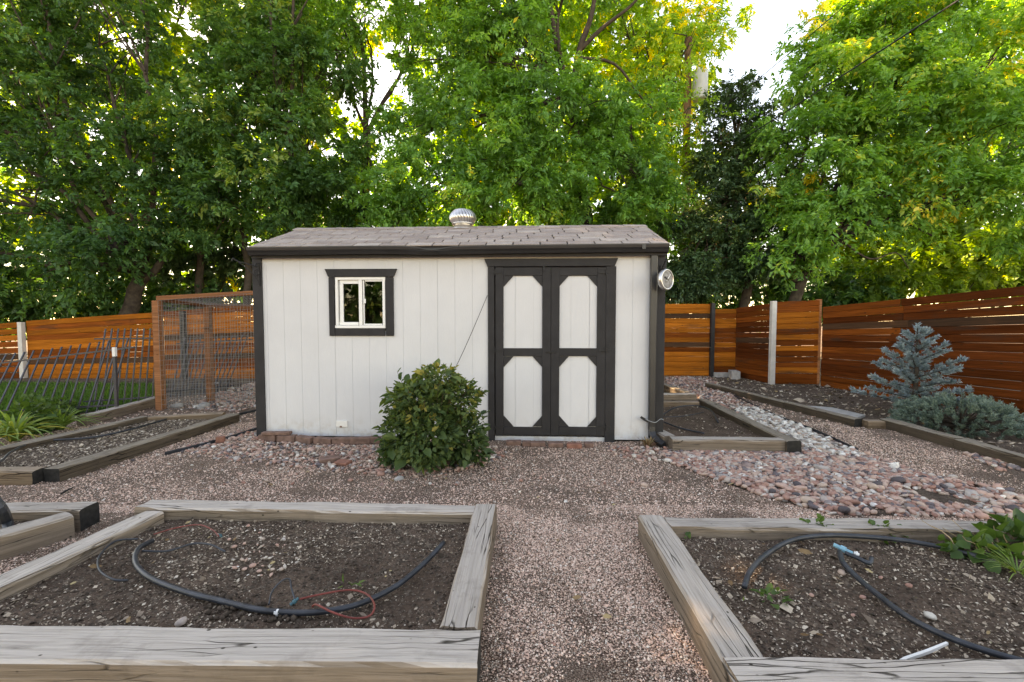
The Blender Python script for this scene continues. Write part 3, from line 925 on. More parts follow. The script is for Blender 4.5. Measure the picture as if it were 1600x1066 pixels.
# side and rear walls, floor
spart('side_wall', MB().box(-HL + .002, -HL + .05, .052, SD - .05, WZ0, 2.2), 'siding')
spart('side_wall', MB().box(HL - .05, HL - .002, .052, SD - .05, WZ0, 2.2), 'siding')
spart('rear_wall', MB().box(-HL + .002, HL - .002, SD - .048, SD, WZ0, 2.2), 'siding')
spart('floor', MB().box(-HL + .06, HL - .06, .06, SD - .06, .05, .09), 'interior')
spart('skid', MB().box(-HL + .06, HL - .06, .03, .12, .0, .028), 'timber_end')
spart('interior_panel', MB().box(-HL + .06, HL - .06, SD - .20, SD - .12, .1, 2.1), 'interior')
for s in (-1, 1):
    gz = 2.2
    mb = MB()
    mb.add([(s * (HL - .03), .03, gz), (s * (HL - .03), SD - .03, gz), (s * (HL - .03), SD / 2, 2.6), (s * (HL - .005), .03, gz), (s * (HL - .005), SD - .03, gz), (s * (HL - .005), SD / 2, 2.6)],
           [(0, 1, 2), (5, 4, 3), (0, 3, 4, 1), (1, 4, 5, 2), (2, 5, 3, 0)])
    spart('gable', mb, 'siding')
# corner boards
u0 = W(398, 500)[0]; u1 = W(412.5, 500)[0]
spart('corner_board', MB().cbox(u0, u1, -.026, -.005, .02, 2.19, .003), 'trim')
u0b = W(1023.5, 500)[0]; u1b = W(1038, 500)[0]
spart('corner_board', MB().cbox(u0b - .06, u1b, -.026, -.005, .06, 2.19, .003), 'trim')
# roof
EV, RV = -.10, SD / 2
EZ, RZ_ = 2.245, 2.665
RL, RRt = -HL - .006, HL + .004
slope = math.atan2(RZ_ - EZ, RV - EV)
slen = math.hypot(RZ_ - EZ, RV - EV)
roof = obj('roof', MB().mesh('roof'), M['trim'], shed)
mb = MB()
for s in (0, 1):
    ev = EV if s == 0 else SD - EV
    mb.add([(RL, ev, EZ - .02), (RRt, ev, EZ - .02), (RRt, RV, RZ_ - .02), (RL, RV, RZ_ - .02), (RL, ev, EZ), (RRt, ev, EZ), (RRt, RV, RZ_), (RL, RV, RZ_)],
           [(0, 3, 2, 1), (4, 5, 6, 7), (0, 1, 5, 4), (1, 2, 6, 5), (2, 3, 7, 6), (3, 0, 4, 7)])
roof.data = mb.mesh('roof'); roof.data.materials.append(M['trim'])
for s in (0, 1):   # rake boards and rear slope covering
    x = RL if s == 0 else RRt
    for ev in (EV, SD - EV):
        mb = MB().add([(x - .008, ev, EZ - .10), (x + .008, ev, EZ - .10), (x + .008, RV, RZ_ - .10), (x - .008, RV, RZ_ - .10), (x - .008, ev, EZ - .003), (x + .008, ev, EZ - .003), (x + .008, RV, RZ_ - .003), (x - .008, RV, RZ_ - .003)],
                      [(0, 3, 2, 1), (4, 5, 6, 7), (0, 1, 5, 4), (1, 2, 6, 5), (2, 3, 7, 6), (3, 0, 4, 7)])
        spart('rake_board', mb, 'trim', roof)
rows, TW = 8, 0.305
rowh = slen / rows
sh_cache = {}
def shingle_mesh(w):
    key = round(w, 3)
    if key not in sh_cache:
        m = MB().cbox(-w / 2 + .008, w / 2 - .008, 0, rowh + .03, 0, .013, .002).mesh('shingle')
        m.materials.append(M['shingle'])
        sh_cache[key] = m
    return sh_cache[key]
for side in (0, 1):
    for r in range(rows):
        x = RL - .015 - (TW * .5 if r % 2 else 0) - .07 * (r % 3)
        while x < RRt + .015:
            a, b = max(x, RL - .015), min(x + TW, RRt + .015)
            x += TW
            if b - a < .03: continue
            if side == 1 and r > 0: continue
            o = obj('shingle', shingle_mesh(b - a), None, roof)
            d = r * rowh - .02
            if side == 0:
                o.location = ((a + b) / 2, EV + d * math.cos(slope), EZ + d * math.sin(slope) + .004 + .002 * (r % 2))
                o.rotation_euler = (slope - .017 + random.uniform(-.004, .004), random.uniform(-.003, .003), random.uniform(-.006, .006))
            else:
                o.location = ((a + b) / 2, SD - EV - d * math.cos(slope), EZ + d * math.sin(slope) + .004)
                o.rotation_euler = (slope - .012, 0, math.pi)
mb = MB()
mb.add([(RL - .01, SD - EV, EZ + .006), (RRt + .01, SD - EV, EZ + .006), (RRt + .01, RV, RZ_ + .008), (RL - .01, RV, RZ_ + .008)], [(0, 3, 2, 1)])
spart('rear_shingles', mb, 'shingle', roof)
ncap = 17
cl = (RRt - RL + .03) / ncap
capm = MB()
hw = .13
dz = math.tan(slope) * hw
capm.add([(-cl / 2 - .02, -hw, -dz), (cl / 2, -hw, -dz), (cl / 2, 0, 0), (-cl / 2 - .02, 0, 0), (-cl / 2 - .02, hw, -dz), (cl / 2, hw, -dz),
          (-cl / 2 - .02, -hw, .01 - dz), (cl / 2, -hw, .006 - dz), (cl / 2, 0, .006), (-cl / 2 - .02, 0, .012), (-cl / 2 - .02, hw, .01 - dz), (cl / 2, hw, .006 - dz)],
         [(6, 7, 8, 9), (9, 8, 11, 10), (0, 3, 2, 1), (3, 4, 5, 2), (0, 1, 7, 6), (4, 10, 11, 5), (0, 6, 9, 3), (3, 9, 10, 4), (1, 2, 8, 7), (2, 5, 11, 8)])
capme = capm.mesh('ridge_cap'); capme.materials.append(M['shingle'])
for i in range(ncap):
    o = obj('ridge_cap', capme, None, roof)
    o.location = (RL - .015 + cl * (i + .5), RV, RZ_ + .019)
    o.rotation_euler = (random.uniform(-.02, .02), 0, 0)
# fascia and gutter with a dented lip
spart('fascia', MB().box(RL, RRt, EV + .012, EV + .032, EZ - .12, EZ - .022), 'trim')
spart('soffit', MB().box(RL, RRt, EV + .034, -.027, EZ - .062, EZ - .048), 'siding')
prof = [(0.0, -.006), (0.0, -.088), (-.055, -.088), (-.070, -.060), (-.092, -.040), (-.098, -.012), (-.098, -.002), (-.090, -.002), (-.090, -.012), (-.084, -.036), (-.062, -.055), (-.050, -.080), (-.006, -.080), (-.006, -.006)]
dent = W(681, 385)[0]
V, F_ = [], []
us = list(np.linspace(RL + .004, RRt - .014, 72))
for u in us:
    g = math.exp(-((u - dent) / .16) ** 2)
    sag = .010 * math.exp(-((u - dent) / .5) ** 2) + .003 * math.sin(u * 2.3)
    for (y, z) in prof:
        lip = 1 if y < -.08 else 0
        V.append((u, EV + .010 + y - (.018 * g * lip), EZ - .003 + z - sag - (.038 * g * lip * (1 if z > -.02 else .2))))
k = len(prof)
for i in range(len(us) - 1):
    for j in range(k):
        F_.append((i * k + j, (i + 1) * k + j, (i + 1) * k + (j + 1) % k, i * k + (j + 1) % k))
gut = obj('gutter', py_mesh('gutter', V, F_), M['gutter'], shed)
for u in (us[0] - .001, us[-1] + .001):
    o_ = [(EV + .010 + y, EZ - .003 + z) for y, z in prof[:7]]
    mb = MB().add([(u - .003, y, z) for y, z in o_] + [(u + .003, y, z) for y, z in o_], [tuple(range(7)), tuple(range(13, 6, -1))] + [(i, i + 7, (i + 1) % 7 + 7, (i + 1) % 7) for i in range(7)])
    spart('end_cap', mb, 'gutter', gut)
us_ = W(1000, 390)[0]
spart('gutter_joint', MB().box(us_ - .02, us_ + .02, EV - .091, EV - .0885, EZ - .062, EZ - .012), 'gutter', gut)
# downspout with elbow
ud = (W(1013, 500)[0] + W(1023, 500)[0]) / 2 + .003
ds = spart('downspout', MB().cbox(ud - .037, ud + .037, -.085, -.0275, .16, 2.15, .008), 'gutter')
mb = MB()
pth = [(ud, -.056, .20), (ud, -.062, .14), (ud + .015, -.10, .085), (ud + .05, -.17, .05), (ud + .09, -.24, .035)]
mb.tube(pth, [.046, .046, .046, .044, .044], 4)
spart('elbow', mb, 'gutter', ds)
mb = MB().tube(catmull([(ud - .10, -.07, .30), (ud - .03, -.10, .27), (ud + .03, -.11, .26), (ud + .08, -.12, .30), (ud + .12, -.11, .29)], 5), .004, 5)
spart('strap_wire', mb, 'wire', ds)
mb = MB().cbox(-.05, .05, -.010, .010, -.014, .014, .004)
mb.xf(Matrix.Translation((ud - .085, -.075, .285)) @ Matrix.Rotation(.55, 4, 'Y'))
spart('clip', mb, 'black', ds)

# window
wd = obj('window', MB().mesh('window'), M['vinyl'], shed)
mb = MB()
for r in ((524.5, 433.5, 603, 437.5), (524.5, 508.5, 603, 513), (524.5, 437.6, 529.5, 508.4), (598, 437.6, 603, 508.4)):
    wbox(mb, *r, -.020, .035, .003)
wd.data = mb.mesh('window_frame'); wd.data.name = 'window'; wd.data.materials.append(M['vinyl'])
mb = MB(); wbox(mb, 560.8, 437.7, 567, 508.3, -.016, .028, .003); spart('mullion', mb, 'vinyl', wd)
mb = MB()
for r in ((530, 438, 560, 443.5), (530, 503.5, 560, 508), (530, 443.6, 536.5, 503.4)):
    wbox(mb, *r, .004, .026, .002)
spart('sash', mb, 'vinyl', wd)
mb = MB()
for r in ((567.2, 437.8, 570, 508.2), (570.2, 437.8, 597.5, 440), (570.2, 506, 597.5, 508.2)):
    wbox(mb, *r, -.006, .012, .002)
spart('sash', mb, 'vinyl', wd)
mb = MB(); wbox(mb, 536.6, 443.7, 560.6, 503.3, .014, .017, .0005); spart('pane', mb, 'glass', wd)
mb = MB(); wbox(mb, 570.1, 440.1, 597.9, 505.9, .002, .005, .0005); spart('pane', mb, 'glass', wd)
mb = MB(); wbox(mb, 569, 467, 572, 474, -.014, -.0065, .001); spart('latch', mb, 'vinyl', wd)
wt = obj('window_trim', MB().mesh('t'), M['trim'], shed)
mb = MB()
hd = [W(509, 421), W(621, 420.5), W(616, 432.8), W(514.5, 433)]
mb.prism(hd, -.034, -.0055)
wt.data = mb.mesh('window_trim'); wt.data.materials.append(M['trim'])
for r in ((514.5, 433.4, 524.7, 525), (603, 433.4, 616.5, 525), (525, 513.2, 602.7, 525)):
    mb = MB(); wbox(mb, *r, -.026, -.0055, .003); spart('trim_board', mb, 'trim', wt)

# doors
dt = obj('door_trim', MB().prism([W(757, 405), W(965, 404), W(960, 416), W(762, 417)], -.036, -.0055).mesh('door_trim'), M['trim'], shed)
for r in ((762.5, 417.4, 773, 691), (947, 416.6, 959.5, 692.5)):
    mb = MB(); wbox(mb, *r, -.028, -.0055, .003); spart('jamb', mb, 'trim', dt)
mb = MB(); wbox(mb, 773.4, 681.5, 946.6, 691.5, .006, .03, .002); spart('threshold', mb, 'siding', dt)
def door(x0, x1, s0, s1, yo):
    d = obj('door', MB().mesh('door'), M['siding'], shed)
    mb = MB()
    w = x1 - x0
    # siding core, in strips
    for a, b in ((0, .36), (.36, .70), (.70, 1)):
        wbox(mb, x0 + w * a + .25, 418.5, x0 + w * b - .25, 680 + yo, .002, .022, .002)
    wbox(mb, x0 + .2, 418.6, x1 - .2, 679.8 + yo, .0085, .0225, .001)
    d.data = mb.mesh('door'); d.data.materials.append(M['siding'])
    for r in ((x0, 418, s0, 680 + yo), (s1, 418, x1, 680 + yo)):
        mb = MB(); wbox(mb, *r, -.020, .0015, .003); spart('stile', mb, 'trim', d)
    ys = ((418.2, 431), (544, 556.7), (666.5, 680 + yo))
    for (a, b) in ys:
        mb = MB(); wbox(mb, s0 + .15, a, s1 - .15, b, -.018, .0015, .003); spart('rail', mb, 'trim', d)
    for (ya, yb) in ((431.2, 543.8), (556.9, 666.3)):
        for (xa, ya_, sx_, sy_) in ((s0, ya, 1, 1), (s1, ya, -1, 1), (s0, yb, 1, -1), (s1, yb, -1, -1)):
            if sy_ == -1 and ya < 500: continue
            p = [W(xa + sx_ * .2, ya_), W(xa + sx_ * 15.5, ya_), W(xa + sx_ * .2, ya_ + sy_ * 17)]
            if sx_ * sy_ < 0: p = p[::-1]
            spart('corner_gusset', MB().prism(p, -.012, .0012), 'trim', d)
    return d
d1 = door(774, 859.8, 787, 847.5, 0)
d2 = door(861.2, 946, 873.2, 933.2, .6)
mb = MB(); wbox(mb, 853, 548.3, 868, 551.2, -.034, -.0205, .002); spart('bolt', mb, 'black', d1)
mb = MB(); wbox(mb, 848, 416.5, 851.5, 424, -.030, -.0205, .002); spart('catch', mb, 'black', d1)
for (dd, xa, xb) in ((d1, 766.5, 785), (d2, 935, 953)):
    for y in (426, 547.5, 666):
        mb = MB()
        wbox(mb, xa, y - 1.6, xb, y + 1.6, -.031, -.0285, .001)
        xk = 773.5 if dd is d1 else 946.5
        u, z = W(xk, y)
        mb.tube([(u, -.034, z - .03), (u, -.034, z + .03)], .006, 8)
        spart('hinge', mb, 'black', dd)
# outlet cover
mb = MB(); wbox(mb, 526, 657, 544, 667, -.020, -.0045, .003); oc = spart('outlet_cover', mb, 'white')
mb = MB(); wbox(mb, 532, 665, 535.5, 667.6, -.024, -.0205, .001); spart('outlet_clip', mb, 'brick', oc)

# turbine roof vent
tv = obj('turbine_vent', MB().mesh('tv'), M['zinc'], shed)
u_t, _ = W(723, 356, RV + .02)
zt = RZ_ - .02
mb = MB().lathe([(.175, 0), (.15, .03), (.12, .04), (.12, .075)], 24)
mb.lathe([(.12, .07), (.15, .075), (.15, .09), (.12, .092)], 24)
mb.lathe([(.0, .285), (.05, .283), (.085, .274), (.095, .262)], 24)
tv.data = mb.mesh('turbine_vent', True); tv.data.materials.append(M['zinc'])
tv.location = (u_t, RV + .03, zt)
vm = MB()
for s in range(9):
    t = s / 8
    z = .09 + .18 * t
    r = .12 + .078 * math.sin(math.pi * (0.10 + .80 * t)) - .03 * t
    a = -.35 * t
    for dr, da in ((0, 0), (.004, .16), (-.012, .24)):
        vm.v.append(Vector(((r + dr) * math.cos(a + da), (r + dr) * math.sin(a + da), z)))
vm.f = [(i * 3 + j, i * 3 + j + 1, i * 3 + j + 4, i * 3 + j + 3) for i in range(8) for j in range(2)]
vmesh = vm.mesh('fin', True); vmesh.materials.append(M['zinc'])
for k in range(26):
    o = obj('fin', vmesh, None, tv)
    o.rotation_euler = (0, 0, 2 * math.pi * k / 26)

def SW(u, v, z):   # shed local -> world
    return Vector((SC.x + u * _ca - v * _sa, SC.y + u * _sa + v * _ca, z))

# cable across the wall
ca, cb = W(762, 462), W(708, 585)
pts = [SW(ca[0], -.035, ca[1])] + [SW(ca[0] + (cb[0] - ca[0]) * t, -.05, ca[1] + (cb[1] - ca[1]) * t - .02 * math.sin(3.14 * t)) for t in (.33, .66, 1)] + [SW(cb[0] - .10, -.12, .5)]
tag(obj('cable', MB().tube(catmull(pts, 5), .0035, 5), M['black']), 'thin black cable slanting across the white wall from the door trim to the shrub', 'cable')
# plant hanger on the left corner
uL = -HL + .045
zb = W(400, 418)[1]
ph = empty('plant_hanger', SW(uL, -.03, zb - .1), 'ornate black metal plant bracket on the left corner of the shed', 'bracket')
def hang(P, r): return MB().tube(catmull([SW(*p) for p in P], 5), r, 6)
for nm, P, r in (('backplate', [(uL, -.034, zb + .03), (uL, -.036, zb - .10), (uL, -.034, zb - .22)], .009),
                 ('arm', [(uL, -.04, zb), (uL - .10, -.08, zb + .03), (uL - .20, -.12, zb + .06), (uL - .235, -.135, zb + .09), (uL - .25, -.14, zb + .06)], .007),
                 ('brace', [(uL, -.04, zb - .2), (uL - .04, -.06, zb - .10), (uL - .12, -.09, zb - .01), (uL - .19, -.115, zb + .05)], .006),
                 ('scroll', [(uL + .0, -.042, zb - .02), (uL - .04, -.06, zb - .05), (uL - .03, -.055, zb - .09), (uL + .01, -.045, zb - .08), (uL + .005, -.045, zb - .05)], .006),
                 ('scroll', [(uL + .03, -.042, zb - .04), (uL + .02, -.045, zb + .03), (uL - .02, -.05, zb + .04), (uL - .04, -.06, zb + .0)], .006)):
    wobj(nm, hang(P, r), M['black'], ph)
# round dial on a bracket at the right corner
uR = W(1031, 436)[0]
pc = D(1040, 437, 4.98)
dial = empty('outdoor_dial', pc, 'round silver rimmed grey dial hanging from a bracket on the right corner of the shed', 'dial')
mb = MB().lathe([(0, -.025), (.085, -.025), (.1, -.018), (.104, 0), (.1, .022), (.09, .026), (.086, .02)], 32)
rot = Matrix.Scale(1.12, 4) @ Matrix.Rotation(R(36), 4, 'Z') @ Matrix.Rotation(R(90), 4, 'X')
mb.xf(rot)
obj('case', mb.mesh('case', True), M['zinc'], dial)
mb = MB().lathe([(0, .019), (.087, .019)], 32).xf(rot); obj('face', mb, M['disc_face'], dial)
mb = MB().box(-.004, .004, -.02, .065, .0205, .023).xf(rot @ Matrix.Rotation(R(-40), 4, 'Z')); obj('hand', mb, M['vinyl'], dial)
mb = MB().box(-.005, .005, -.015, .045, .0235, .026).xf(rot @ Matrix.Rotation(R(60), 4, 'Z')); obj('hand', mb, M['black'], dial)
at_ = SW(uR, -.03, pc.z + .10)
mb = MB().tube([p - pc for p in catmull([at_, at_ + Vector((.02, -.08, .10)), pc + Vector((.01, .02, .22)), pc + Vector((0, 0, .10))], 5)], .006, 6)
mb.tube([at_ - pc + Vector((0, -.002, -.06)), at_ - pc + Vector((0, -.002, .07))], .012, 6)
obj('bracket', mb, M['black'], dial)

# bricks along the base of the shed
def brick_at(px, py, rz, label, mat='brick', dims=(.19, .09, .055), z=None, tiltx=0, group='bricks along the shed base'):
    l, d, h = dims
    mb = MB().cbox(-l / 2, l / 2, -d / 2, d / 2, 0, h, .005)
    for v in mb.v:
        v += Vector((mnoise.noise(v * 30 + Vector((px, 0, 0))), mnoise.noise(v * 30 + Vector((0, px, 0))), mnoise.noise(v * 30 + Vector((0, 0, px))))) * .003
    p = G(px, py, 0)
    o = obj('brick', mb, M[mat], None, (p.x, p.y, z if z is not None else .006), (tiltx, random.uniform(-.03, .03), rz))
    return tag(o, label, 'brick', group)
ordn = ['first', 'second', 'third', 'fourth', 'fifth', 'sixth', 'seventh']
LB = [(420, 689), (449, 690.5), (477, 692.5), (506, 694.5), (535, 694.5), (564, 694), (592, 693)]
for i, (x, y) in enumerate(LB):
    brick_at(x, y, SRZ + (-.12, .02, -.30, -.1, .12, .18, .02)[i], f'{ordn[i]} brown paver from the left corner in the row under the white wall', 'brick', (.212, .085, .072), .006, 0)
pb = LB[0]
brick_at(433, 690, SRZ + .03, 'brown paver lying on top of the row at the left corner of the shed', 'brick', (.33, .075, .035), .081)
RB = [(803, 696), (823, 697), (840, 697.5), (868, 699), (897, 700.5), (920, 699)]
for i, (x, y) in enumerate(RB):
    brick_at(x, y, SRZ + (.03, -.05, .12, .02, -.03, .05)[i], f'{ordn[i]} paver from the left in the row under the double doors', 'brick' if i != 4 else 'brick_red', (.165 if i not in (1, 5) else .09, .085, .05), .004)
brick_at(515, 722, .5, 'brown paver half buried in the rock in front of the shed wall', 'brick', (.19, .10, .05), .0, .1, None)
brick_at(536, 727, -.3, 'flat pink brick fragment among the rocks in front of the shed', 'brick_red', (.15, .10, .03), .012, .06, None)
brick_at(345, 693, .4, 'small red brick chunk beside the black edging left of the shed', 'brick_red', (.085, .07, .07), .01, 0, None)
brick_at(1025, 696, SRZ, 'brown paver under the downspout elbow', 'brick', (.19, .09, .04), .004)

# dried clump beside the downspout
def fan(name, mat, base, n, h, spread, w, label, cat, droop=.25, segs=5, tintlo=0, tinthi=1, group=None):
    V, F, T = [], [], []
    for i in range(n):
        a = random.uniform(0, 2 * math.pi); ln = h * random.uniform(.6, 1.1); sp_ = random.uniform(.15, 1) * spread
        d = Vector((math.cos(a), math.sin(a), 0)); s = Vector((-d.y, d.x, 0))
        o = d * random.uniform(0, .04)
        tt = random.uniform(tintlo, tinthi)
        st = len(V)
        for k in range(segs + 1):
            t = k / segs
            p = o + d * sp_ * t ** 1.25 + Vector((0, 0, ln * (t - droop * 1.6 * t * t * (0.4 + sp_ / spread))))
            p.z = max(p.z, .01)
            ww = w * (1 - t ** 2.2) * (.6 + .8 * t if t < .5 else 1) * random.uniform(.9, 1.1)
            V += [p - s * ww, p + Vector((0, 0, -ww * .5)), p + s * ww]
        for k in range(segs):
            b = st + k * 3
            F += [(b, b + 1, b + 4, b + 3), (b + 1, b + 2, b + 5, b + 4)]
            T += [tt, tt]
    me = np_mesh(name, np.array([v[:] for v in V]), np.array(F), np.array(T), True)
    o = obj(name, me, M[mat], None, base)
    return tag(o, label, cat, group)
fan('dried_plant', 'deadleaf', tuple(G(1012, 699)), 46, .16, .13, .008, 'small dried brown plant clump at the foot of the downspout', 'plant', .2, 4)

# ------------------------------------------------------------------ fences
def boards(parent, a, b, ztop, zbot, hgt, mats, thick=.02, gap=(.002, .010), pieces=1, greys=()):
    """horizontal boards between plan points a and b; ztop/zbot given at both ends as (za, zb)"""
    a, b = Vector((a[0], a[1])), Vector((b[0], b[1]))
    d = b - a; L = d.length
    ang = math.atan2(d.y, d.x)
    sl = math.atan2(ztop[1] - ztop[0], L)
    H = ((ztop[0] - zbot[0]) + (ztop[1] - zbot[1])) / 2
    n = max(1, round(H / hgt))
    for i in range(n):
        f0, f1 = i / n, (i + 1) / n
        seg = [0, L] if pieces == 1 else [0] + sorted(L * (k + random.uniform(-.05, .05)) / pieces for k in range(1, pieces)) + [L]
        for k in range(len(seg) - 1):
            x0, x1 = seg[k] + .002, seg[k + 1] - .002
            zt0 = ztop[0] + (ztop[1] - ztop[0]) * ((x0 + x1) / 2) / L; zb0 = zbot[0] + (zbot[1] - zbot[0]) * ((x0 + x1) / 2) / L
            z0 = zb0 + (zt0 - zb0) * f0; z1 = zb0 + (zt0 - zb0) * f1 - (random.uniform(gap[1] * .5, gap[1]) if random.random() < .14 else random.uniform(.0003, .0012))
            ln = x1 - x0
            mb = MB().cbox(-ln / 2, ln / 2, -thick / 2, thick / 2, -(z1 - z0) / 2, (z1 - z0) / 2, .007)
            mt = 'board_grey' if i in greys else random.choice(mats)
            o = obj('board', mb, M[mt], parent)
            c = a + d * ((x0 + x1) / 2 / L)
            o.location = Vector((c.x, c.y, (z0 + z1) / 2)) - Vector(parent.location) + Vector((-math.sin(ang), math.cos(ang), 0)) * random.uniform(-.005, .005)
            o.rotation_euler = (-.05 + random.uniform(-.015, .015), -sl * (f0 + f1) / 2 if abs(sl) > 0 else random.uniform(-.002, .002), ang)
def fpost(parent, p, z0, z1, w, mat, name='post', d=None):
    d = d or w
    mb = MB().cbox(-w / 2, w / 2, -d / 2, d / 2, 0, z1 - z0, .004)
    o = obj(name, mb, M[mat], parent)
    o.location = Vector((p[0], p[1], z0)) - Vector(parent.location)
    return o

# back fence, right of the shed
YB = 11.2
pa, pb_, pc_ = D(880, 590, YB + .15), D(1108, 588, YB), D(1147, 586, YB - .0)
f1 = empty('board_fence', (pb_.x, YB, 0), 'orange board fence straight behind the path right of the shed, with a black post', 'fence')
ztop = D(1060, 475, YB).z
boards(f1, (pa.x, YB + .12), (pb_.x, YB), (ztop, ztop), (.03, .03), .12, ['board', 'board', 'board_red'], gap=(.002, .014), greys=(12, 6))
ztop2 = D(1125, 483, YB).z
boards(f1, (pb_.x + .09, YB), (pc_.x, YB - .05), (ztop2, ztop2), (.03, .03), .12, ['board', 'board_red'], gap=(.002, .012))
fpost(f1, (pb_.x + .03, YB - .06), 0, ztop + .02, .09, 'black')
# panel running toward the camera, then the facing panel with the pale post
q0, q1, q2 = pc_, G(1203, 601), G(1278, 602)
zt_a = ztop2 + .02
zt_b = D(1205, 472, q1.y).z
f2 = empty('board_fence', (q1.x, q1.y, 0), 'jogged fence corner with a pale grey post between the dark and the orange panel', 'fence')
boards(f2, (q0.x + .02, q0.y), (q1.x - .01, q1.y + .05), (zt_a, zt_b - .03), (.02, .02), .12, ['board_red', 'board_deep', 'board_deep'], greys=(7,))  # shade on this panel is put into the darker board colours
zt_c = D(1278, 469, q2.y).z
boards(f2, (q1.x + .07, q1.y), (q2.x - .02, q2.y), (zt_b, zt_c), (.02, .02), .12, ['board', 'board', 'board_red'], gap=(.002, .012))
fpost(f2, (q1.x + .02, q1.y - .02), 0, zt_b + .02, .10, 'post_pale')
fpost(f2, (q2.x, q2.y + .06), 0, zt_c + .02, .09, 'redwood')
# long right fence
r0, r1 = G(1282, 604), G(1600, 657)
ext = r1 + (r1 - r0) * .9
zr0, zr1 = D(1282, 480, r0.y).z, D(1600, 446, r1.y).z
zr2 = zr1 + (zr1 - zr0) * .9
f3 = empty('board_fence', (r1.x, r1.y, 0), 'long deep red board fence along the right side behind the blue spruce', 'fence')
boards(f3, r0, r1, (zr0, zr1), (.01, .01), .125, ['board_deep', 'board_deep', 'board_red'], gap=(.002, .009), pieces=2, greys=(10,))
boards(f3, r1 + (r1 - r0).normalized() * .01, ext, (zr1, zr2), (.01, .01), .125, ['board_deep', 'board_red'], gap=(.002, .009))
for t in (.02, .5, 1.0):
    p = r0 + (r1 - r0) * t + Vector((.06, .03, 0))
    fpost(f3, p, 0, zr0 + (zr1 - zr0) * t - .05, .09, 'redwood')
# left fence
YL = 10.9
l0, l1 = D(-420, 600, YL), D(470, 590, YL + .5)
def lz(x): return D(x, 0, YL).x
zl = lambda px: D(px, {True: 503 - (px - 0) * .067, False: 0}[True], YL).z
f4 = empty('board_fence', (lz(120), YL, 0), 'orange board fence at the far left behind the leaning iron panels', 'fence')
for (xa, xb) in ((-420, 6), (16, 236), (238, 470)):
    boards(f4, (lz(xa), YL), (lz(xb), YL + .02), (zl(xa), zl(xb)), (-.02, .0), .125, ['board', 'board_red', 'board'], gap=(.002, .01), greys=(3,) if xa < 230 else (4, 8))
fpost(f4, (lz(12), YL - .06), 0.02, zl(12) - .02, .10, 'post_pale')
fpost(f4, (lz(272), YL - .06), 0, zl(272) - .02, .10, 'black')
cs = MB().cbox(lz(-380), lz(430), YL - .75, YL - .35, -.02, .05, .01)
tag(obj('earth_strip', cs, M['dirt']), kind='structure')
# white concrete slab and odds and ends by the right fence
mb = MB()
sl_ = [G(1228, 633, .03), G(1300, 638, .03), G(1352, 650, .03), G(1330, 657, .03)]
mb.add([(p.x, p.y, .015) for p in sl_] + [(p.x, p.y, .045) for p in sl_], [(3, 2, 1, 0), (4, 5, 6, 7), (0, 1, 5, 4), (1, 2, 6, 5), (2, 3, 7, 6), (3, 0, 4, 7)])
tag(obj('stone_slab', mb, M['concrete']), 'pale flat slab lying in the dirt behind the timber edging', 'slab')
p = G(1147, 592)
cb_ = empty('cinder_block', (p.x, p.y, .005), 'hollow concrete block at the foot of the back fence corner', 'concrete block', rz=.5)
mb = MB()
for (x0, x1) in ((-.2, -.165), (-.0175, .0175), (.165, .2)):
    mb.box(x0, x1, -.0649, .0649, 0.0001, .1899)
obj('web', mb, M['concrete'], cb_)
mb = MB(); mb.box(-.2, .2, -.095, -.065, 0, .19); mb.box(-.2, .2, .065, .095, 0, .19); obj('face_shell', mb, M['concrete'], cb_)
cb_.rotation_euler = (R(0), 0, R(75)); 
p = G(1126, 587)
st = timber(None, (p.x - .38, p.y + .12), (p.x + .2, p.y + .1), .13, .26, .13, 'timber', name='timber_offcut'); tag(st, 'grey timber offcut lying on a stone against the back fence', 'timber')
brk = brick_at(1128, 590, .05, 'pale stone block under the timber offcut at the back fence', 'brick', (.42, .14, .12), .005, 0, None)
brk.data.materials.clear(); brk.data.materials.append(M['concrete'])
# black landscape edging
def edging(P, label):
    pts = catmull([(*G(x, y)[:2], .02) for x, y in P], 6)
    mb = MB()
    V = []
    for i, p in enumerate(pts):
        t = (pts[min(i + 1, len(pts) - 1)] - pts[max(i - 1, 0)]).normalized(); s = Vector((-t.y, t.x, 0)) * .006
        hz = .032 + .008 * mnoise.noise((p.x * 3, p.y * 3, 0))
        V += [(p - s)[:2] + (0,), (p + s)[:2] + (0,), (p + s)[:2] + (hz,), (p - s)[:2] + (hz,)]
    F = [(i * 4 + j, i * 4 + (j + 1) % 4, i * 4 + 4 + (j + 1) % 4, i * 4 + 4 + j) for i in range(len(pts) - 1) for j in range(4)]
    mb.add(V, F)
    mb.tube([p + Vector((0, 0, .012)) for p in pts], .008, 6)
    tag(obj('landscape_edging', mb, M['hose']), label, 'edging')
edging([(1120, 606), (1200, 646), (1270, 674), (1340, 706)], 'black plastic edging between the white stones and the gravel path right of the shed')
edging([(258, 712), (320, 697), (375, 681), (402, 672)], 'black plastic edging curving to the left corner of the shed')
edging([(372, 650), (402, 643)], 'short black edging end behind the left corner of the shed')

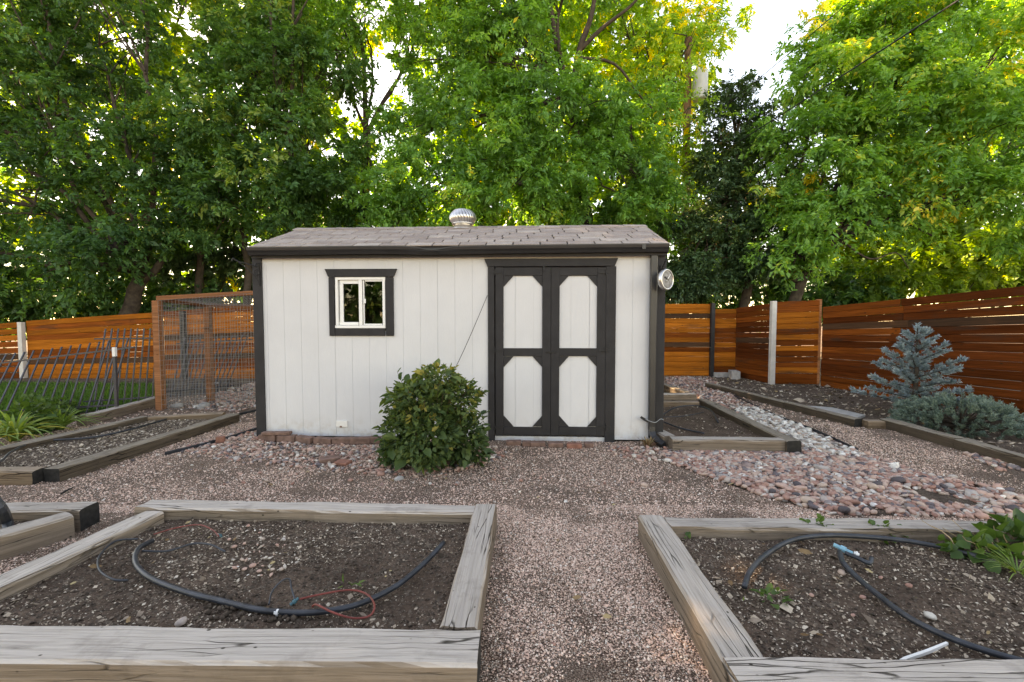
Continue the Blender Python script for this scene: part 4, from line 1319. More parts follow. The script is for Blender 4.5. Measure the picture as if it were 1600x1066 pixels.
# ------------------------------------------------------------------ iron panels, wire enclosure (left)
def iron_panel(label, b0, b1, top0, top1, n, lean, rails, ext0=0, rail_over=.08):
    """bottom corners b0,b1 and top corners top0,top1 in world space"""
    t = empty('iron_fence_panel', (b0 + b1) / 2, label, 'fence panel', 'loose black iron fence panels')
    for i in range(n):
        f = (i + .5) / n
        p0, p1 = b0.lerp(b1, f), top0.lerp(top1, f)
        d = p1 - p0
        mb = MB().tube([p0, p1], .0125, 4)
        wobj('picket', mb, M['iron'], t)
    for r in rails:
        s, e = b0.lerp(top0, r), b1.lerp(top1, r)
        dd = (e - s).normalized() * rail_over
        mb = MB().tube([s - dd + Vector((0, -.012, 0)), e + dd + Vector((0, -.012, 0))], .017, 4)
        wobj('rail', mb, M['iron'], t)
    return t
iron_panel('black iron panel leaning sideways in front of the lawn at the left edge', G(-110, 662), G(172, 648), D(-40, 561, 7.2), D(208, 527, 7.0), 17, 0, (.12, .86))
iron_panel('upright black iron panel between the leaning panel and the wire cage', G(140, 640), G(243, 632), D(160, 514, 7.6), D(250, 513, 7.7), 9, 0, (.1, .87))
iron_panel('black iron panel leaning inside the wire cage', G(262, 622), G(355, 612), D(285, 528, 9.0), D(392, 522, 9.2), 13, 0, (.1, .9))
p = G(183, 650)
sp_t = empty('steel_post', p, 'thin dark steel post with a white cap in front of the iron panels', 'post')
zt = D(183, 557, p.y).z
obj('shaft', MB().cbox(-.02, .02, -.02, .02, 0, zt, .003), M['iron'], sp_t)
obj('cap', MB().cbox(-.022, .022, -.022, .022, zt - .002, D(183, 543, p.y).z, .004), M['white'], sp_t)
# wire enclosure
c0, c1, c2 = G(252, 641), G(329, 628), G(430, 612)
zc0 = D(250, 470, c0.y).z
kn = empty('wire_enclosure', c0, 'redwood and wire mesh cage left of the shed', 'enclosure')
def kpost(p, z, w, nm='post'):
    mb = MB().cbox(p.x - w / 2, p.x + w / 2, p.y - w / 2, p.y + w / 2, 0, z, .005)
    return wobj(nm, mb, M['redwood'], kn)
kpost(c0, zc0, .10)
kpost(c0 + Vector((-.09, .06, 0)), zc0, .06)
zc1 = D(329, 480, c1.y).z
kpost(c1, zc1, .10)
c3 = Vector((c2.x + .3, c0.y + .25, 0))
def krail(a, b, w=.07):
    d = b - a
    mb = MB().cbox(-d.length / 2, d.length / 2, -w / 2, w / 2, -w / 2, w / 2, .004)
    o = obj('rail', mb, M['redwood'], kn)
    o.rotation_euler = d.to_track_quat('X', 'Z').to_euler()
    o.location = (a + b) / 2 - c0
tA = Vector((c0.x, c0.y, zc0 + .035)); tB = D(430, 456, c0.y + .25)
tC = Vector((c1.x, c1.y, zc1 + .03)); tD = D(430, 481, c1.y + .2)
krail(tA, tB); krail(tC, tD); krail(tA + Vector((.05, .06, -.02)), tC)
def wire_wall(a0, a1, b0, b1, nu, nv):
    mb = MB()
    for i in range(nu + 1):
        f = i / nu
        mb.tube([a0.lerp(a1, f), b0.lerp(b1, f)], .0024, 3, False)
    for j in range(nv + 1):
        f = j / nv
        mb.tube([a0.lerp(b0, f), a1.lerp(b1, f)], .0024, 3, False)
    wobj('wire_mesh', mb, M['wire'], kn)
bA = c0 + Vector((.05, -.055, .02)); bB = Vector((tB.x, tB.y - .06, .02))
wire_wall(bA, bB, Vector((bA.x, bA.y, zc0)), Vector((tB.x, tB.y - .06, tB.z)), 34, 22)
wire_wall(c0 + Vector((.05, .05, .02)), c1 + Vector((-.02, -.05, .02)), Vector((c0.x + .05, c0.y + .05, zc0)), Vector((c1.x - .02, c1.y - .05, zc1)), 26, 22)
wire_wall(c1 + Vector((.05, -.05, .02)), Vector((tD.x, tD.y, .02)), Vector((c1.x + .05, c1.y - .05, zc1)), tD, 26, 22)
wire_wall(tA, tB, tC, tD, 30, 16)
# stones at its foot, curb timber behind the bed
def rock(px, py, s, label, mat='concrete', cat='stone', z=0.0, flat=.55, group=None):
    me = inst_mesh('stone', ICO2[0], ICO2[1], np.zeros((1, 3)), np.eye(3)[None], np.array([[s, s * .75, s * flat]]), np.array([rng.uniform(.3, .9)]), .12, True)
    p = G(px, py, z)
    o = obj('stone', me, M[mat], None, (p.x, p.y, z + s * flat * .4), (random.uniform(-.2, .2), random.uniform(-.2, .2), random.uniform(0, 6)))
    return tag(o, label, cat, group)
rock(277, 637, .10, 'pale flat stone at the foot of the cage post')
rock(318, 637, .11, 'larger pale stone halfway along the foot of the wire cage')
rock(338, 520 + 80, .06, 'small white stone beside the second cage post')
ct = timber(None, gp(128, 652, .12), gp(246, 622, .12), .13, .14, .14, 'timber', name='curb_timber'); tag(ct, 'grey kerb timber between the lawn and the far left bed', 'timber')

# ------------------------------------------------------------------ hoses
def hose(P, r, z, label, mat='hose', name='irrigation_hose', lift=None):
    pts = []
    for i, (x, y) in enumerate(P):
        zz = z + r + (lift[i] if lift else .002)
        pts.append(G(x, y, zz))
    return tag(obj(name, MB().tube(catmull(pts, 7), r, 10).mesh(name, True), M[mat]), label, 'hose')
SZ = SOIL_Z + .012
hose([(238, 845), (216, 858), (212, 880), (235, 903), (290, 925), (350, 940), (400, 952), (450, 957), (500, 956), (560, 944), (620, 915), (665, 878), (693, 848)], .0135, SZ, 'thick black hose curving across the left foreground bed', lift=[.012, .02, .01, .004, .002, 0, 0, 0, .002, .004, .006, .01, .03])
hose([(215, 842), (180, 846), (156, 868), (155, 890), (176, 905), (200, 907)], .0055, SZ, 'thin black tube looping beside the left timber of the foreground bed', lift=[.02, .02, .02, .02, .015, .004])
hose([(222, 861), (262, 861), (300, 850), (328, 851), (352, 862)], .0055, SZ, 'thin black tube running right from the thick hose end', lift=[.02, .015, .02, .025, .004])
hose([(240, 835), (275, 825), (310, 820), (332, 828), (342, 838)], .0035, SZ, 'thin red tube arching behind the hose in the left bed', 'redtube', 'drip_tube', [.01, .015, .03, .03, .02])
hose([(465, 937), (500, 929), (545, 922), (572, 928), (585, 945), (578, 962), (552, 966), (520, 957), (495, 945), (488, 948)], .0045, SZ, 'red drip tube looping over the thick hose in the left bed', 'redtube', 'drip_tube', [.01, .02, .02, .02, .03, .02, .02, .035, .04, .02])
hose([(420, 945), (425, 925), (440, 908), (452, 905), (455, 918), (461, 938)], .004, SZ, 'small black drip stub standing up by the red tube', 'hose', 'drip_tube', [.0, .03, .06, .06, .04, .01])
def fitting(px, py, z, d, label, mat, r=.012, l=.04):
    p = G(px, py, z)
    v = Vector(d).normalized()
    mb = MB().tube([p - v * l, p - v * l * .3], r * .8, 8).tube([p - v * l * .3, p + v * l * .3], r * 1.2, 8).tube([p + v * l * .3, p + v * l], r * .8, 8)
    return tag(obj('hose_fitting', mb, M[mat]), label, 'hose fitting')
fitting(460, 940, SZ + .012, (.3, .2, .2), 'small teal fitting on the end of the red tube', 'teal', .009, .02)
fitting(344, 837, SZ + .012, (.5, -.4, 0), 'small dark fitting at the far end of the thin red tube', 'teal', .008, .02)
fitting(434, 957, SZ + .0135, (1, 0, 0), 'white tape band around the thick hose in the left bed', 'white', .0125, .014)
hose([(1163, 917), (1172, 893), (1195, 868), (1235, 845), (1285, 837), (1340, 838), (1400, 843), (1450, 851), (1500, 862), (1560, 880)], .0135, SZ, 'black hose arcing along the back of the right foreground bed', lift=[.01, .012, .015, .02, .015, .01, .006, .004, .004, .004])
hose([(1312, 862), (1318, 880), (1340, 903), (1375, 932), (1420, 965), (1480, 995), (1550, 1020), (1640, 1045)], .0135, SZ, 'black hose running from the blue fitting to the right edge', lift=[.03, .02, .006, .002, .002, .002, .002, .002])
hose([(1320, 864), (1340, 872), (1358, 880), (1362, 872)], .0115, SZ, 'short black hose stub beside the blue fitting', lift=[.03, .02, .012, .02])
fitting(1317, 858, SZ + .045, (.6, -.5, -.2), 'blue and white hose fitting in the right foreground bed', 'bluefit', .014, .045)
fitting(1338, 866, SZ + .032, (.6, -.4, -.2), 'white clamp on the hose stub beside the blue fitting', 'white', .013, .012)
hose([(0 - 40, 745), (0, 722), (20, 705), (60, 690), (140, 684), (200, 672), (260, 655)], .011, .075, 'black hose lying along the far left bed', lift=[.01, .02, .03, .01, 0, 0, 0])
hose([(1036, 648), (1055, 637), (1085, 634), (1110, 641), (1122, 660)], .010, .07, 'black hose loop arching in the bed beside the shed', lift=[.03, .05, .06, .05, .0])
hose([(1036, 659), (1060, 668), (1080, 673), (1100, 677)], .010, .07, 'straight black hose end in the bed beside the shed', lift=[.02, .01, .0, .0])
hose([(1036, 652), (1070, 650), (1100, 644)], .006, .07, 'thin black tube between the hoses in the bed beside the shed', lift=[.0, .0, .01])
mb = MB().tube(catmull([G(-25, 765, .35), G(0, 793, .25), G(10, 815, .12), G(13, 835, .07)], 6), .03, 8)
tag(obj('corrugated_pipe', mb, M['hose']), 'black corrugated pipe end sticking into the frame at the left edge', 'pipe')
# tag strip on the hose
p = G(1470, 1010, SZ)
st = MB().tube([G(1385, 1048, SZ + .004), G(1415, 1030, SZ + .02), G(1450, 1018, SZ + .02), G(1480, 1005, SZ + .028)], [.008, .008, .008, .006], 4)
tag(obj('plastic_tie', st, M['white']), 'translucent white plastic strip tied to the right hose', 'tie')

# pale stones lying in the beds
bs = [(395, 885, 'round pink', .017), (382, 890, 'small red', .012), (405, 893, 'flat pale', .012), (366, 855, 'pink angular', .014), (410, 843, 'white chalky', .014), (388, 822, 'small tan', .012), (283, 974, 'tan half buried', .026), (440, 890, 'pale pink', .013)]
for x, y, wd_, s in bs:
    rock(x, y, s * 1.1, f'{wd_} stone lying in the soil of the left foreground bed', 'rock', z=SZ, group='stones in the left bed')
bs = [(1315, 896, 'pale round', .022, 'against the hose'), (1268, 931, 'small red', .013, 'left of the hose'), (1348, 934, 'flat red', .014, 'touching the hose'), (1453, 964, 'oval cream', .022, 'beyond the hose'), (1376, 903, 'small orange', .011, 'right of the hose'), (1333, 962, 'small tan', .010, 'in the middle of the soil'), (1420, 916, 'flat grey', .017, 'in the darker soil')]
for x, y, wd_, s, w2 in bs:
    rock(x, y, s * 1.1, f'{wd_} stone {w2} in the right foreground bed', 'rock_white' if 'pale' in wd_ or 'cream' in wd_ else 'rock', z=SZ, group='stones in the right bed')
rock(624, 750, .045, 'blue grey angular stone in front of the shrub')
rock(884, 785, .02, 'white stone on the gravel in front of the doors', 'rock_white')
rock(795, 938, .013, 'pale stone on the gravel beside the left foreground bed', 'rock_white')
rock(865, 1008, .014, 'pinkish stone near the bottom of the gravel path', 'rock')
rock(876, 838, .013, 'dark stone in the middle of the gravel path', 'rock')
tag(obj('stick', MB().tube([G(95, 772, .012), G(103, 767, .02), G(114, 762, .015)], [.006, .008, .005], 6), M['timber_end']), 'short dark stick on the gravel left of the shed', 'stick')
tag(obj('stick', MB().tube([G(1252, 777, .02), G(1268, 778, .03), G(1284, 779, .02)], [.012, .02, .008], 6), M['timber_end']), 'dark bark piece on the gravel above the right foreground bed', 'stick')

# ------------------------------------------------------------------ foliage
def leaf_mesh(name, P, d, nrm, L, Wd, tint, fold=.25, six=False):
    """pointed leaves: base P, direction d, normal nrm"""
    d = d / (np.linalg.norm(d, axis=1)[:, None] + 1e-9)
    s = np.cross(d, nrm); s /= (np.linalg.norm(s, axis=1)[:, None] + 1e-9)
    n = np.cross(s, d)
    L = L[:, None]; Wd = Wd[:, None]
    if six:
        v = np.stack([P, P + d * L * .3 + s * Wd * .5 + n * Wd * fold, P + d * L * .7 + s * Wd * .38 + n * Wd * fold * .6, P + d * L - n * L * .08,
                      P + d * L * .7 - s * Wd * .38 + n * Wd * fold * .6, P + d * L * .3 - s * Wd * .5 + n * Wd * fold], 1)
        f = np.array([[0, 1, 2, 3], [0, 3, 4, 5]]); nv = 6
    else:
        v = np.stack([P, P + d * L * .45 + s * Wd * .5 + n * Wd * fold, P + d * L - n * L * .06, P + d * L * .45 - s * Wd * .5 + n * Wd * fold], 1)
        f = np.array([[0, 1, 2, 3]]); nv = 4
    N = len(P)
    F = f[None] + (np.arange(N) * nv)[:, None, None]
    return np_mesh(name, v.reshape(-1, 3), F.reshape(-1, 4), np.repeat(tint, len(f)))
def unit(n):
    v = rng.normal(size=(n, 3))
    return v / np.linalg.norm(v, axis=1)[:, None]
def branch_path(a, b, bend, n=6):
    a, b = Vector(a), Vector(b)
    L = (b - a).length
    k = Vector((random.uniform(-1, 1), random.uniform(-1, 1), random.uniform(-.2, 1))) * L * bend
    pts = []
    for i in range(n + 1):
        t = i / n
        pts.append(a.lerp(b, t) + k * math.sin(math.pi * t) + Vector((mnoise.noise((t * 5, a.x, b.z)), mnoise.noise((t * 5, a.y, b.x)), mnoise.noise((t * 5, a.z, b.y)))) * L * .04)
    return pts
def tree(label, base, fork, lobes, mat, n_leaves, leaf=(.10, .042), trunk_r=.16, tint_mu=.45, tint_sd=.16, cat='tree', group=None, clump_r=.55, name='deciduous_tree', limbs=True, droop=.35, extra=None, sub=True):
    """lobes: list of (centre, (rx, ry, rz)[, weight]); limbs grow from the fork into each lobe"""
    base, fork = Vector(base), Vector(fork)
    leaf = (leaf[0] * 1.24, leaf[1] * 1.42)
    n_leaves = int(n_leaves * 1.22)
    t = empty(name, base, label, cat, group)
    trunk = MB().tube(branch_path(base - Vector((0, 0, .1)), fork, .05, 6), [trunk_r * (1.25 - .45 * i / 6) for i in range(7)], 10)
    if extra:
        for P_, r_ in extra:
            trunk.tube(catmull(P_, 4), list(np.linspace(r_, r_ * .35, (len(P_) - 1) * 4 + 1)), 7)
    wobj('trunk', trunk.mesh('trunk', True), M['bark'], t)
    vol = np.array([(r[0] * r[1] * r[2]) ** .75 * (w[0] if w else 1) for _, r, *w in lobes]); vol /= vol.sum()
    AP, AD, AN, AT, AL = [], [], [], [], []
    for (c, r, *w), fr in zip(lobes, vol):
        c = Vector(c)
        nl = int(n_leaves * fr)
        ncl = max(5, int(4.8 * (r[0] * r[1] * r[2]) ** (2 / 3) / clump_r ** 2))
        u = unit(ncl) * (rng.uniform(.35, 1, size=(ncl, 1)) ** .5)
        cc = u * np.array(r) + np.array(c)
        if limbs:
            mb = MB()
            p1 = branch_path(fork, c, .10, 6)
            mb.tube(p1, list(np.linspace(trunk_r * .4, trunk_r * .12, 7)), 7)
            for q in (cc[: min(len(cc), 9)] if sub else []):
                s = random.choice(p1[3:])
                mb.tube(branch_path(s, q, .08, 4), list(np.linspace(trunk_r * .13, .008, 5)), 4, False)
            wobj('limb', mb.mesh('limb', True), M['bark'], t)
        # sprays
        per = 22
        ntw = max(1, nl // per)
        ci = rng.integers(0, ncl, ntw)
        out = unit(ntw); out[:, 2] *= .75
        ctr = np.array(c)
        outward = (cc[ci] - ctr) / (np.array(r))
        tdir = out + outward * .6; tdir[:, 2] -= droop * .5
        tdir /= np.linalg.norm(tdir, axis=1)[:, None]
        crr = clump_r * rng.uniform(.7, 1.25, ncl)[ci]
        org = cc[ci] + out * (crr * rng.uniform(.15, .75, ntw))[:, None]
        ln = crr * rng.uniform(.5, .9, ntw)
        ctint = rng.normal(tint_mu, tint_sd, ncl)[ci] + rng.normal(0, .08, ntw)
        tt = rng.uniform(.05, 1, size=(ntw, per))
        pos = org[:, None] + tdir[:, None] * (tt * ln[:, None])[..., None] + rng.normal(0, .035, size=(ntw, per, 3))
        pos[..., 2] -= (tt ** 2) * (ln * .25)[:, None]
        side = np.cross(tdir, rng.normal(size=(ntw, 3)) * .5 + np.array([0, 0, 1])); side /= np.linalg.norm(side, axis=1)[:, None]
        sg = np.where(rng.uniform(size=(ntw, per)) > .5, 1, -1)[..., None]
        ld = tdir[:, None] * .55 + side[:, None] * sg * .8 + rng.normal(0, .3, size=(ntw, per, 3)); ld[..., 2] -= droop
        ln_n = rng.normal(0, .45, size=(ntw, per, 3)) + np.array([0, -.15, .9])
        AP.append(pos.reshape(-1, 3)); AD.append(ld.reshape(-1, 3)); AN.append(ln_n.reshape(-1, 3))
        AT.append((ctint[:, None] + rng.normal(0, .10, size=(ntw, per))).ravel())
    P = np.concatenate(AP); Dd = np.concatenate(AD); Nn = np.concatenate(AN); T = np.clip(np.concatenate(AT), 0, 1)
    n = len(P)
    s = rng.lognormal(0, .22, n)
    P = P - np.array(base)
    obj('crown', leaf_mesh('crown', P, Dd, Nn, leaf[0] * s, leaf[1] * s, T), M[mat], t)
    return t
def Lb(px, py, Y, r, *w):
    r = (r, r * .85, r * .75) if not hasattr(r, '__len__') else r
    return (D(px, py, Y), r, *w)

Dg = lambda px, Y: Vector((D(px, 500, Y).x, Y, 0))
# big left tree hanging over the fence
tree('dark green ash at the far left with a leaning forked trunk, drooping over the fence', Dg(178, 12.6), D(222, 425, 12.5),
     [Lb(70, 415, 11.4, (1.9, 1.0, 1.0)), Lb(170, 345, 12, 1.6), Lb(20, 300, 12.2, 1.9), Lb(215, 235, 12.6, 1.7), Lb(90, 190, 12.8, 2.0), Lb(-60, 120, 13, 2.2), Lb(150, 70, 13.2, 2.0), Lb(-120, 380, 12, 1.8), Lb(30, 20, 13.5, 2.0), Lb(250, 330, 12.4, 1.1), Lb(60, -110, 13.5, 2.4, .5), Lb(-150, -60, 13.5, 2.6, .5), Lb(190, -90, 13.8, 2.0, .5), Lb(-330, 150, 13, 2.6, .4)],
     'leaf_dark', 74000, (.105, .045), .20, .45, .20,
     extra=[([D(215, 440, 12.5), D(240, 425, 12.4), D(268, 380, 12.4), D(300, 320, 12.5)], .12)])
tree('tall dark green tree directly behind the left end of the shed roof', Dg(452, 13.2), D(455, 330, 13.2),
     [Lb(400, 290, 12.2, 1.5), Lb(480, 230, 12.8, 1.6), Lb(350, 190, 12.8, 1.6), Lb(430, 130, 13.2, 1.7), Lb(520, 290, 12.6, 1.0), Lb(330, 330, 12.4, 1.0), Lb(400, 55, 13.6, 1.5), Lb(500, 110, 13.4, 1.2), Lb(460, 330, 12.0, .8), Lb(400, -50, 13.8, 1.9, .5), Lb(480, -130, 13.8, 1.9, .5), Lb(340, -170, 14, 2, .5)],
     'leaf_dark', 56000, (.105, .045), .17, .55, .2)
tree('thin open crowned tree with bare forked branches against the blue gap', Dg(566, 14.5), D(572, 210, 14.5),
     [Lb(560, 20, 14.5, 1.3), Lb(520, 60, 14.7, 1.0), Lb(645, 25, 14.6, .9), Lb(575, 255, 14.3, .8), Lb(590, 330, 14, .9)],
     'leaf_mid', 12000, (.10, .042), .13, .5, .2,
     extra=[([D(572, 215, 14.5), D(598, 160, 14.4), D(630, 110, 14.3), D(650, 60, 14.3)], .07), ([D(572, 215, 14.5), D(570, 140, 14.5), D(566, 70, 14.5), D(545, 20, 14.5)], .09), ([D(570, 140, 14.5), D(555, 90, 14.5), D(535, 40, 14.5)], .05)])
tree('broad light green tree filling the centre behind the shed', Dg(905, 13.8), D(892, 150, 13.8),
     [Lb(690, 290, 12.2, (1.7, 1.2, 1.2)), Lb(810, 290, 11.9, (1.8, 1.2, 1.2)), Lb(940, 290, 12.2, (1.7, 1.2, 1.2)), Lb(740, 200, 12.8, 1.7), Lb(870, 190, 12.8, 1.8), Lb(985, 200, 13, 1.5), Lb(700, 100, 13.6, 1.5), Lb(800, 90, 13.4, 1.7), Lb(625, 215, 13.4, .9), Lb(640, 330, 12.4, 1.0), Lb(1010, 320, 12.6, 1.0), Lb(770, 0, 14, 1.7), Lb(880, -20, 14.4, 1.5), Lb(720, -120, 14.2, 2, .5), Lb(850, -150, 14.4, 2, .5), Lb(620, -110, 14.4, 1.6, .5)],
     'leaf_mid', 100000, (.105, .040), .22, .42, .18,
     extra=[([D(892, 160, 13.6), D(905, 80, 13.4), D(925, 20, 13.3), D(935, -60, 13.3)], .12), ([D(905, 80, 13.4), D(940, 45, 13.2), D(985, 10, 13.0), D(1010, -20, 13)], .07), ([D(900, 90, 13.4), D(960, 100, 13.3), D(1000, 150, 13.2), D(1040, 190, 13.2)], .05)])
tree('airy yellow green tree to the right of the centre beside the utility pole', Dg(1045, 16.4), D(1030, 230, 16.4),
     [Lb(1010, 60, 16, 1.5), Lb(1080, 50, 16.4, 1.4), Lb(1060, 150, 16.2, 1.1), Lb(1115, 20, 16.5, 1.2), Lb(1040, 240, 15.6, 1.0), Lb(1000, 140, 16, 1.2), Lb(960, 0, 16.4, 1.4), Lb(1085, 330, 15.8, 1.1), Lb(1048, 95, 14.0, .7), Lb(1062, 205, 14.0, 1.0), Lb(1095, 260, 14.0, .6), Lb(1072, 55, 14.2, .5)],
     'leaf_light', 26000, (.10, .040), .14, .62, .2)
tree('dark evergreen right of the shed with a few browned sprays', Dg(1150, 13.2), D(1152, 300, 13.2),
     [Lb(1110, 400, 12.6, .95), Lb(1185, 390, 12.6, 1.0), Lb(1140, 320, 12.9, 1.0), Lb(1190, 290, 13, .9), Lb(1130, 250, 13.2, .8), Lb(1180, 220, 13.4, .7), Lb(1070, 430, 12.8, .8), Lb(1160, 165, 13.5, .5), Lb(1158, 125, 13.5, (.25, .25, .5)), Lb(1060, 340, 13, .7), Lb(1225, 350, 13, .8), Lb(1215, 240, 13.4, .6), Lb(1122, 200, 13.4, .6), Lb(1200, 175, 13.5, .5), Lb(1140, 150, 13.5, .4)],
     'leaf_conifer', 46000, (.085, .034), .12, .45, .22, name='evergreen_tree', clump_r=.42, droop=.1)
tree('big bright green tree at the right with leaning trunk and bare low limbs', Dg(1228, 12.2), D(1262, 410, 12.0),
     [Lb(1300, 235, 11.6, 1.4), Lb(1400, 170, 11.6, 1.6), Lb(1510, 220, 11.4, 1.6), Lb(1320, 120, 12, 1.2), Lb(1430, 60, 12.2, 1.6), Lb(1560, 90, 12, 1.7), Lb(1590, 310, 11, 1.2), Lb(1480, 310, 11, (1.2, .9, .7)), Lb(1300, 345, 11.4, (1.0, .9, .7)), Lb(1240, 390, 11.6, .7), Lb(1660, 200, 11.6, 1.6), Lb(1370, 290, 11.5, 1.0), Lb(1360, 20, 12.6, 1.1), Lb(1238, 300, 12.2, .9), Lb(1225, 200, 12.4, .6), Lb(1290, 60, 12.6, .8)],
     'leaf_mid', 86000, (.105, .040), .15, .56, .19,
     extra=[([D(1240, 440, 12), D(1290, 400, 11.7), D(1330, 320, 11.6), D(1390, 300, 11.5)], .07), ([D(1250, 430, 12), D(1340, 360, 11.5), D(1400, 345, 11.4), D(1460, 370, 11.3)], .05), ([D(1320, 380, 11.5), D(1360, 405, 11.4), D(1400, 395, 11.4), D(1420, 420, 11.4)], .03)])
# second row and undergrowth beyond the fence
bgs = [
    ('yellow green tree glowing behind the far left ash', 230, 19, [(140, 180, 2.6), (260, 200, 2.2), (60, 80, 2.6), (200, 60, 2.0), (240, 330, 2.0), (100, 330, 2.4), (310, 90, 1.3), (325, 250, 1.4), (310, -60, 1.8), (200, -80, 2.4)], 'leaf_yellow', 24000),
    ('yellow green tree behind the dark tree left of the shed roof', 470, 20, [(420, 160, 2.6), (520, 230, 1.8), (360, 300, 2.2), (500, 330, 2.0), (540, 60, 1.4), (440, 40, 2.0)], 'leaf_light', 15000),
    ('tall light green tree behind the broad centre tree', 760, 20, [(680, 180, 2.2), (780, 220, 2.6), (880, 220, 2.6), (700, 60, 2.4), (820, 60, 2.8), (930, 90, 2.2), (770, 340, 2.4), (900, 340, 2.2), (650, 330, 1.6), (860, -60, 2.4)], 'leaf_light', 24000),
    ('yellowing tree behind the airy tree beside the pole', 1010, 21, [(980, 190, 2.2), (1040, 260, 1.8), (1000, 330, 2.0), (1060, 120, 1.6), (970, 40, 2.0)], 'leaf_yellow', 11000),
    ('yellow leaved tree glowing low behind the big right tree', 1400, 17, [(1340, 390, 1.3), (1430, 410, 1.4), (1520, 390, 1.5), (1590, 400, 1.5), (1680, 380, 1.6), (1470, 330, 1.3), (1370, 320, 1.2)], 'leaf_yellow', 17000),
    ('tall tree added far behind the left ash to block the sun, its crown above the frame', 320, 24, [(280, -70, 2.6), (350, -50, 2.6), (330, -130, 2.6), (230, -110, 2.6)], 'leaf_light', 12000),  # added crown above the view, keeps direct sun off the yard
    ('tall tree added far behind the gap left of the centre tree to block the sun', 480, 24, [(430, -70, 2.6), (510, -55, 2.6), (590, -70, 2.4), (470, -140, 2.6), (560, -140, 2.6), (390, -130, 2.4)], 'leaf_light', 9000),  # another added sun blocker, closes leaks onto the roof and beds
    ('tall green tree behind the big right tree', 1500, 21, [(1450, 120, 2.4), (1560, 60, 2.6), (1640, 180, 2.6), (1380, 200, 2.0), (1520, 240, 2.2), (1330, 160, 1.6), (1400, 40, 2.0)], 'leaf_mid', 15000),
]
for lab, px, Y, lb, mt, n in bgs:
    tree(lab, Dg(px, Y), D(px, 260, Y), [Lb(x, y, Y + random.uniform(-.6, .6), r) for x, y, r in lb], mt, int(n * 1.1), (.21, .10), .18, .5, .2, group='trees beyond the back fence', clump_r=.8, sub=False)
und = [
    ('dark undergrowth bush behind the left fence', 90, 14.2, [(20, 450, 1.2), (110, 450, 1.1), (190, 455, .9), (-70, 440, 1.1), (60, 475, .7), (150, 478, .7), (245, 468, .7), (300, 470, .7)], 'leaf_dark', 12000),
    ('low bright bush far behind the left fence', 150, 17, [(-60, 450, 1.5), (40, 455, 1.4), (130, 450, 1.4), (215, 450, 1.3), (290, 440, 1.3)], 'leaf_light', 12000),
    ('tall dense hedge in the distance behind the left trees', 120, 22, [(-150, 400, 2.6), (-20, 400, 2.6), (110, 390, 2.6), (230, 390, 2.6), (60, 290, 2.6), (190, 290, 2.6)], 'leaf_mid', 5000),
    ('tall dense hedge in the distance behind the shed', 600, 22, [(350, 390, 2.6), (470, 380, 2.6), (590, 380, 2.6), (710, 370, 2.6), (830, 370, 2.6), (420, 290, 2.4), (540, 290, 2.4), (680, 270, 2.4), (800, 270, 2.4)], 'leaf_mid', 7000),
    ('tall dense hedge in the distance right of the shed', 1060, 22, [(950, 370, 2.6), (1070, 370, 2.6), (1190, 380, 2.6), (1130, 300, 2.2), (1000, 280, 2.2)], 'leaf_mid', 4500),
    ('low dark hedge far behind the right fence corner', 1250, 17, [(1080, 440, 1.4), (1170, 440, 1.4), (1260, 440, 1.4), (1340, 440, 1.2)], 'leaf_mid', 6000),
    ('dark bush between the left fence and the shed', 330, 14.6, [(280, 440, 1.0), (350, 430, 1.2), (400, 400, 1.2), (300, 380, 1.0)], 'leaf_conifer', 8000),
    ('thick bush hidden behind the shed roof', 640, 14.4, [(480, 400, 1.3), (560, 380, 1.3), (660, 400, 1.4), (760, 400, 1.4), (600, 320, 1.0)], 'leaf_dark', 9000),
    ('green bush behind the roof end at the right of the shed', 980, 14.2, [(860, 390, 1.3), (950, 390, 1.3), (1040, 400, 1.1), (1060, 450, .9)], 'leaf_mid', 9000),
    ('dark bush behind the corner of the right fence', 1190, 14.2, [(1120, 450, .9), (1190, 440, 1.0), (1250, 450, .9), (1310, 455, .8), (1350, 450, .8)], 'leaf_dark', 10000),
    ('sunlit yellow green hedge behind the long right fence', 1450, 14, [(1380, 430, .9), (1460, 425, .9), (1540, 415, 1.0), (1620, 400, 1.1)], 'leaf_yellow', 11000),
]
for lab, px, Y, lb, mt, n in und:
    tree(lab, Dg(px, Y), Dg(px, Y) + Vector((0, 0, .5)), [Lb(x, y, Y, (r * 1.1, r * .8, r)) for x, y, r in lb], mt, n, (.13, .06) if Y < 20 else (.30, .19), .07, .42, .2, cat='bush', group='bushes beyond the back fence', name='bush', clump_r=.5, sub=False)
# slender bare trunks seen left of the shed
for px, Y, top, lab in ((312, 13.6, 330, 'slender dark trunk seen in the gap left of the shed'), (372, 13.2, 350, 'slender dark trunk just left of the shed corner')):
    tree(lab, Dg(px, Y), D(px + 3, top, Y), [Lb(px, 300, Y, .9)], 'leaf_dark', 2500, (.105, .045), .10, .4, .2, group='slender trunks left of the shed')
# trees on the other side of the yard, behind the camera: mirrored in the window
for k, (x, y, h, lab) in enumerate(((-9, -13, 6.0, 'leafy tree across the yard mirrored in the shed window'), (-2.5, -16, 7.0, 'second leafy tree across the yard mirrored in the shed window'))):
    tree(lab, (x, y, 0), (x, y, 2.2), [((x, y, h * .6), (2.6, 2.2, 2.4)), ((x + 2, y, h * .4), (1.8, 1.6, 1.6)), ((x - 2, y + .5, h * .42), (1.9, 1.6, 1.7)), ((x, y + 1, 1.2), (2.4, 1.0, 1.2))], 'leaf_dark', 7000, (.24, .11), .18, .4, .2, group='trees across the yard', clump_r=.8, sub=False)

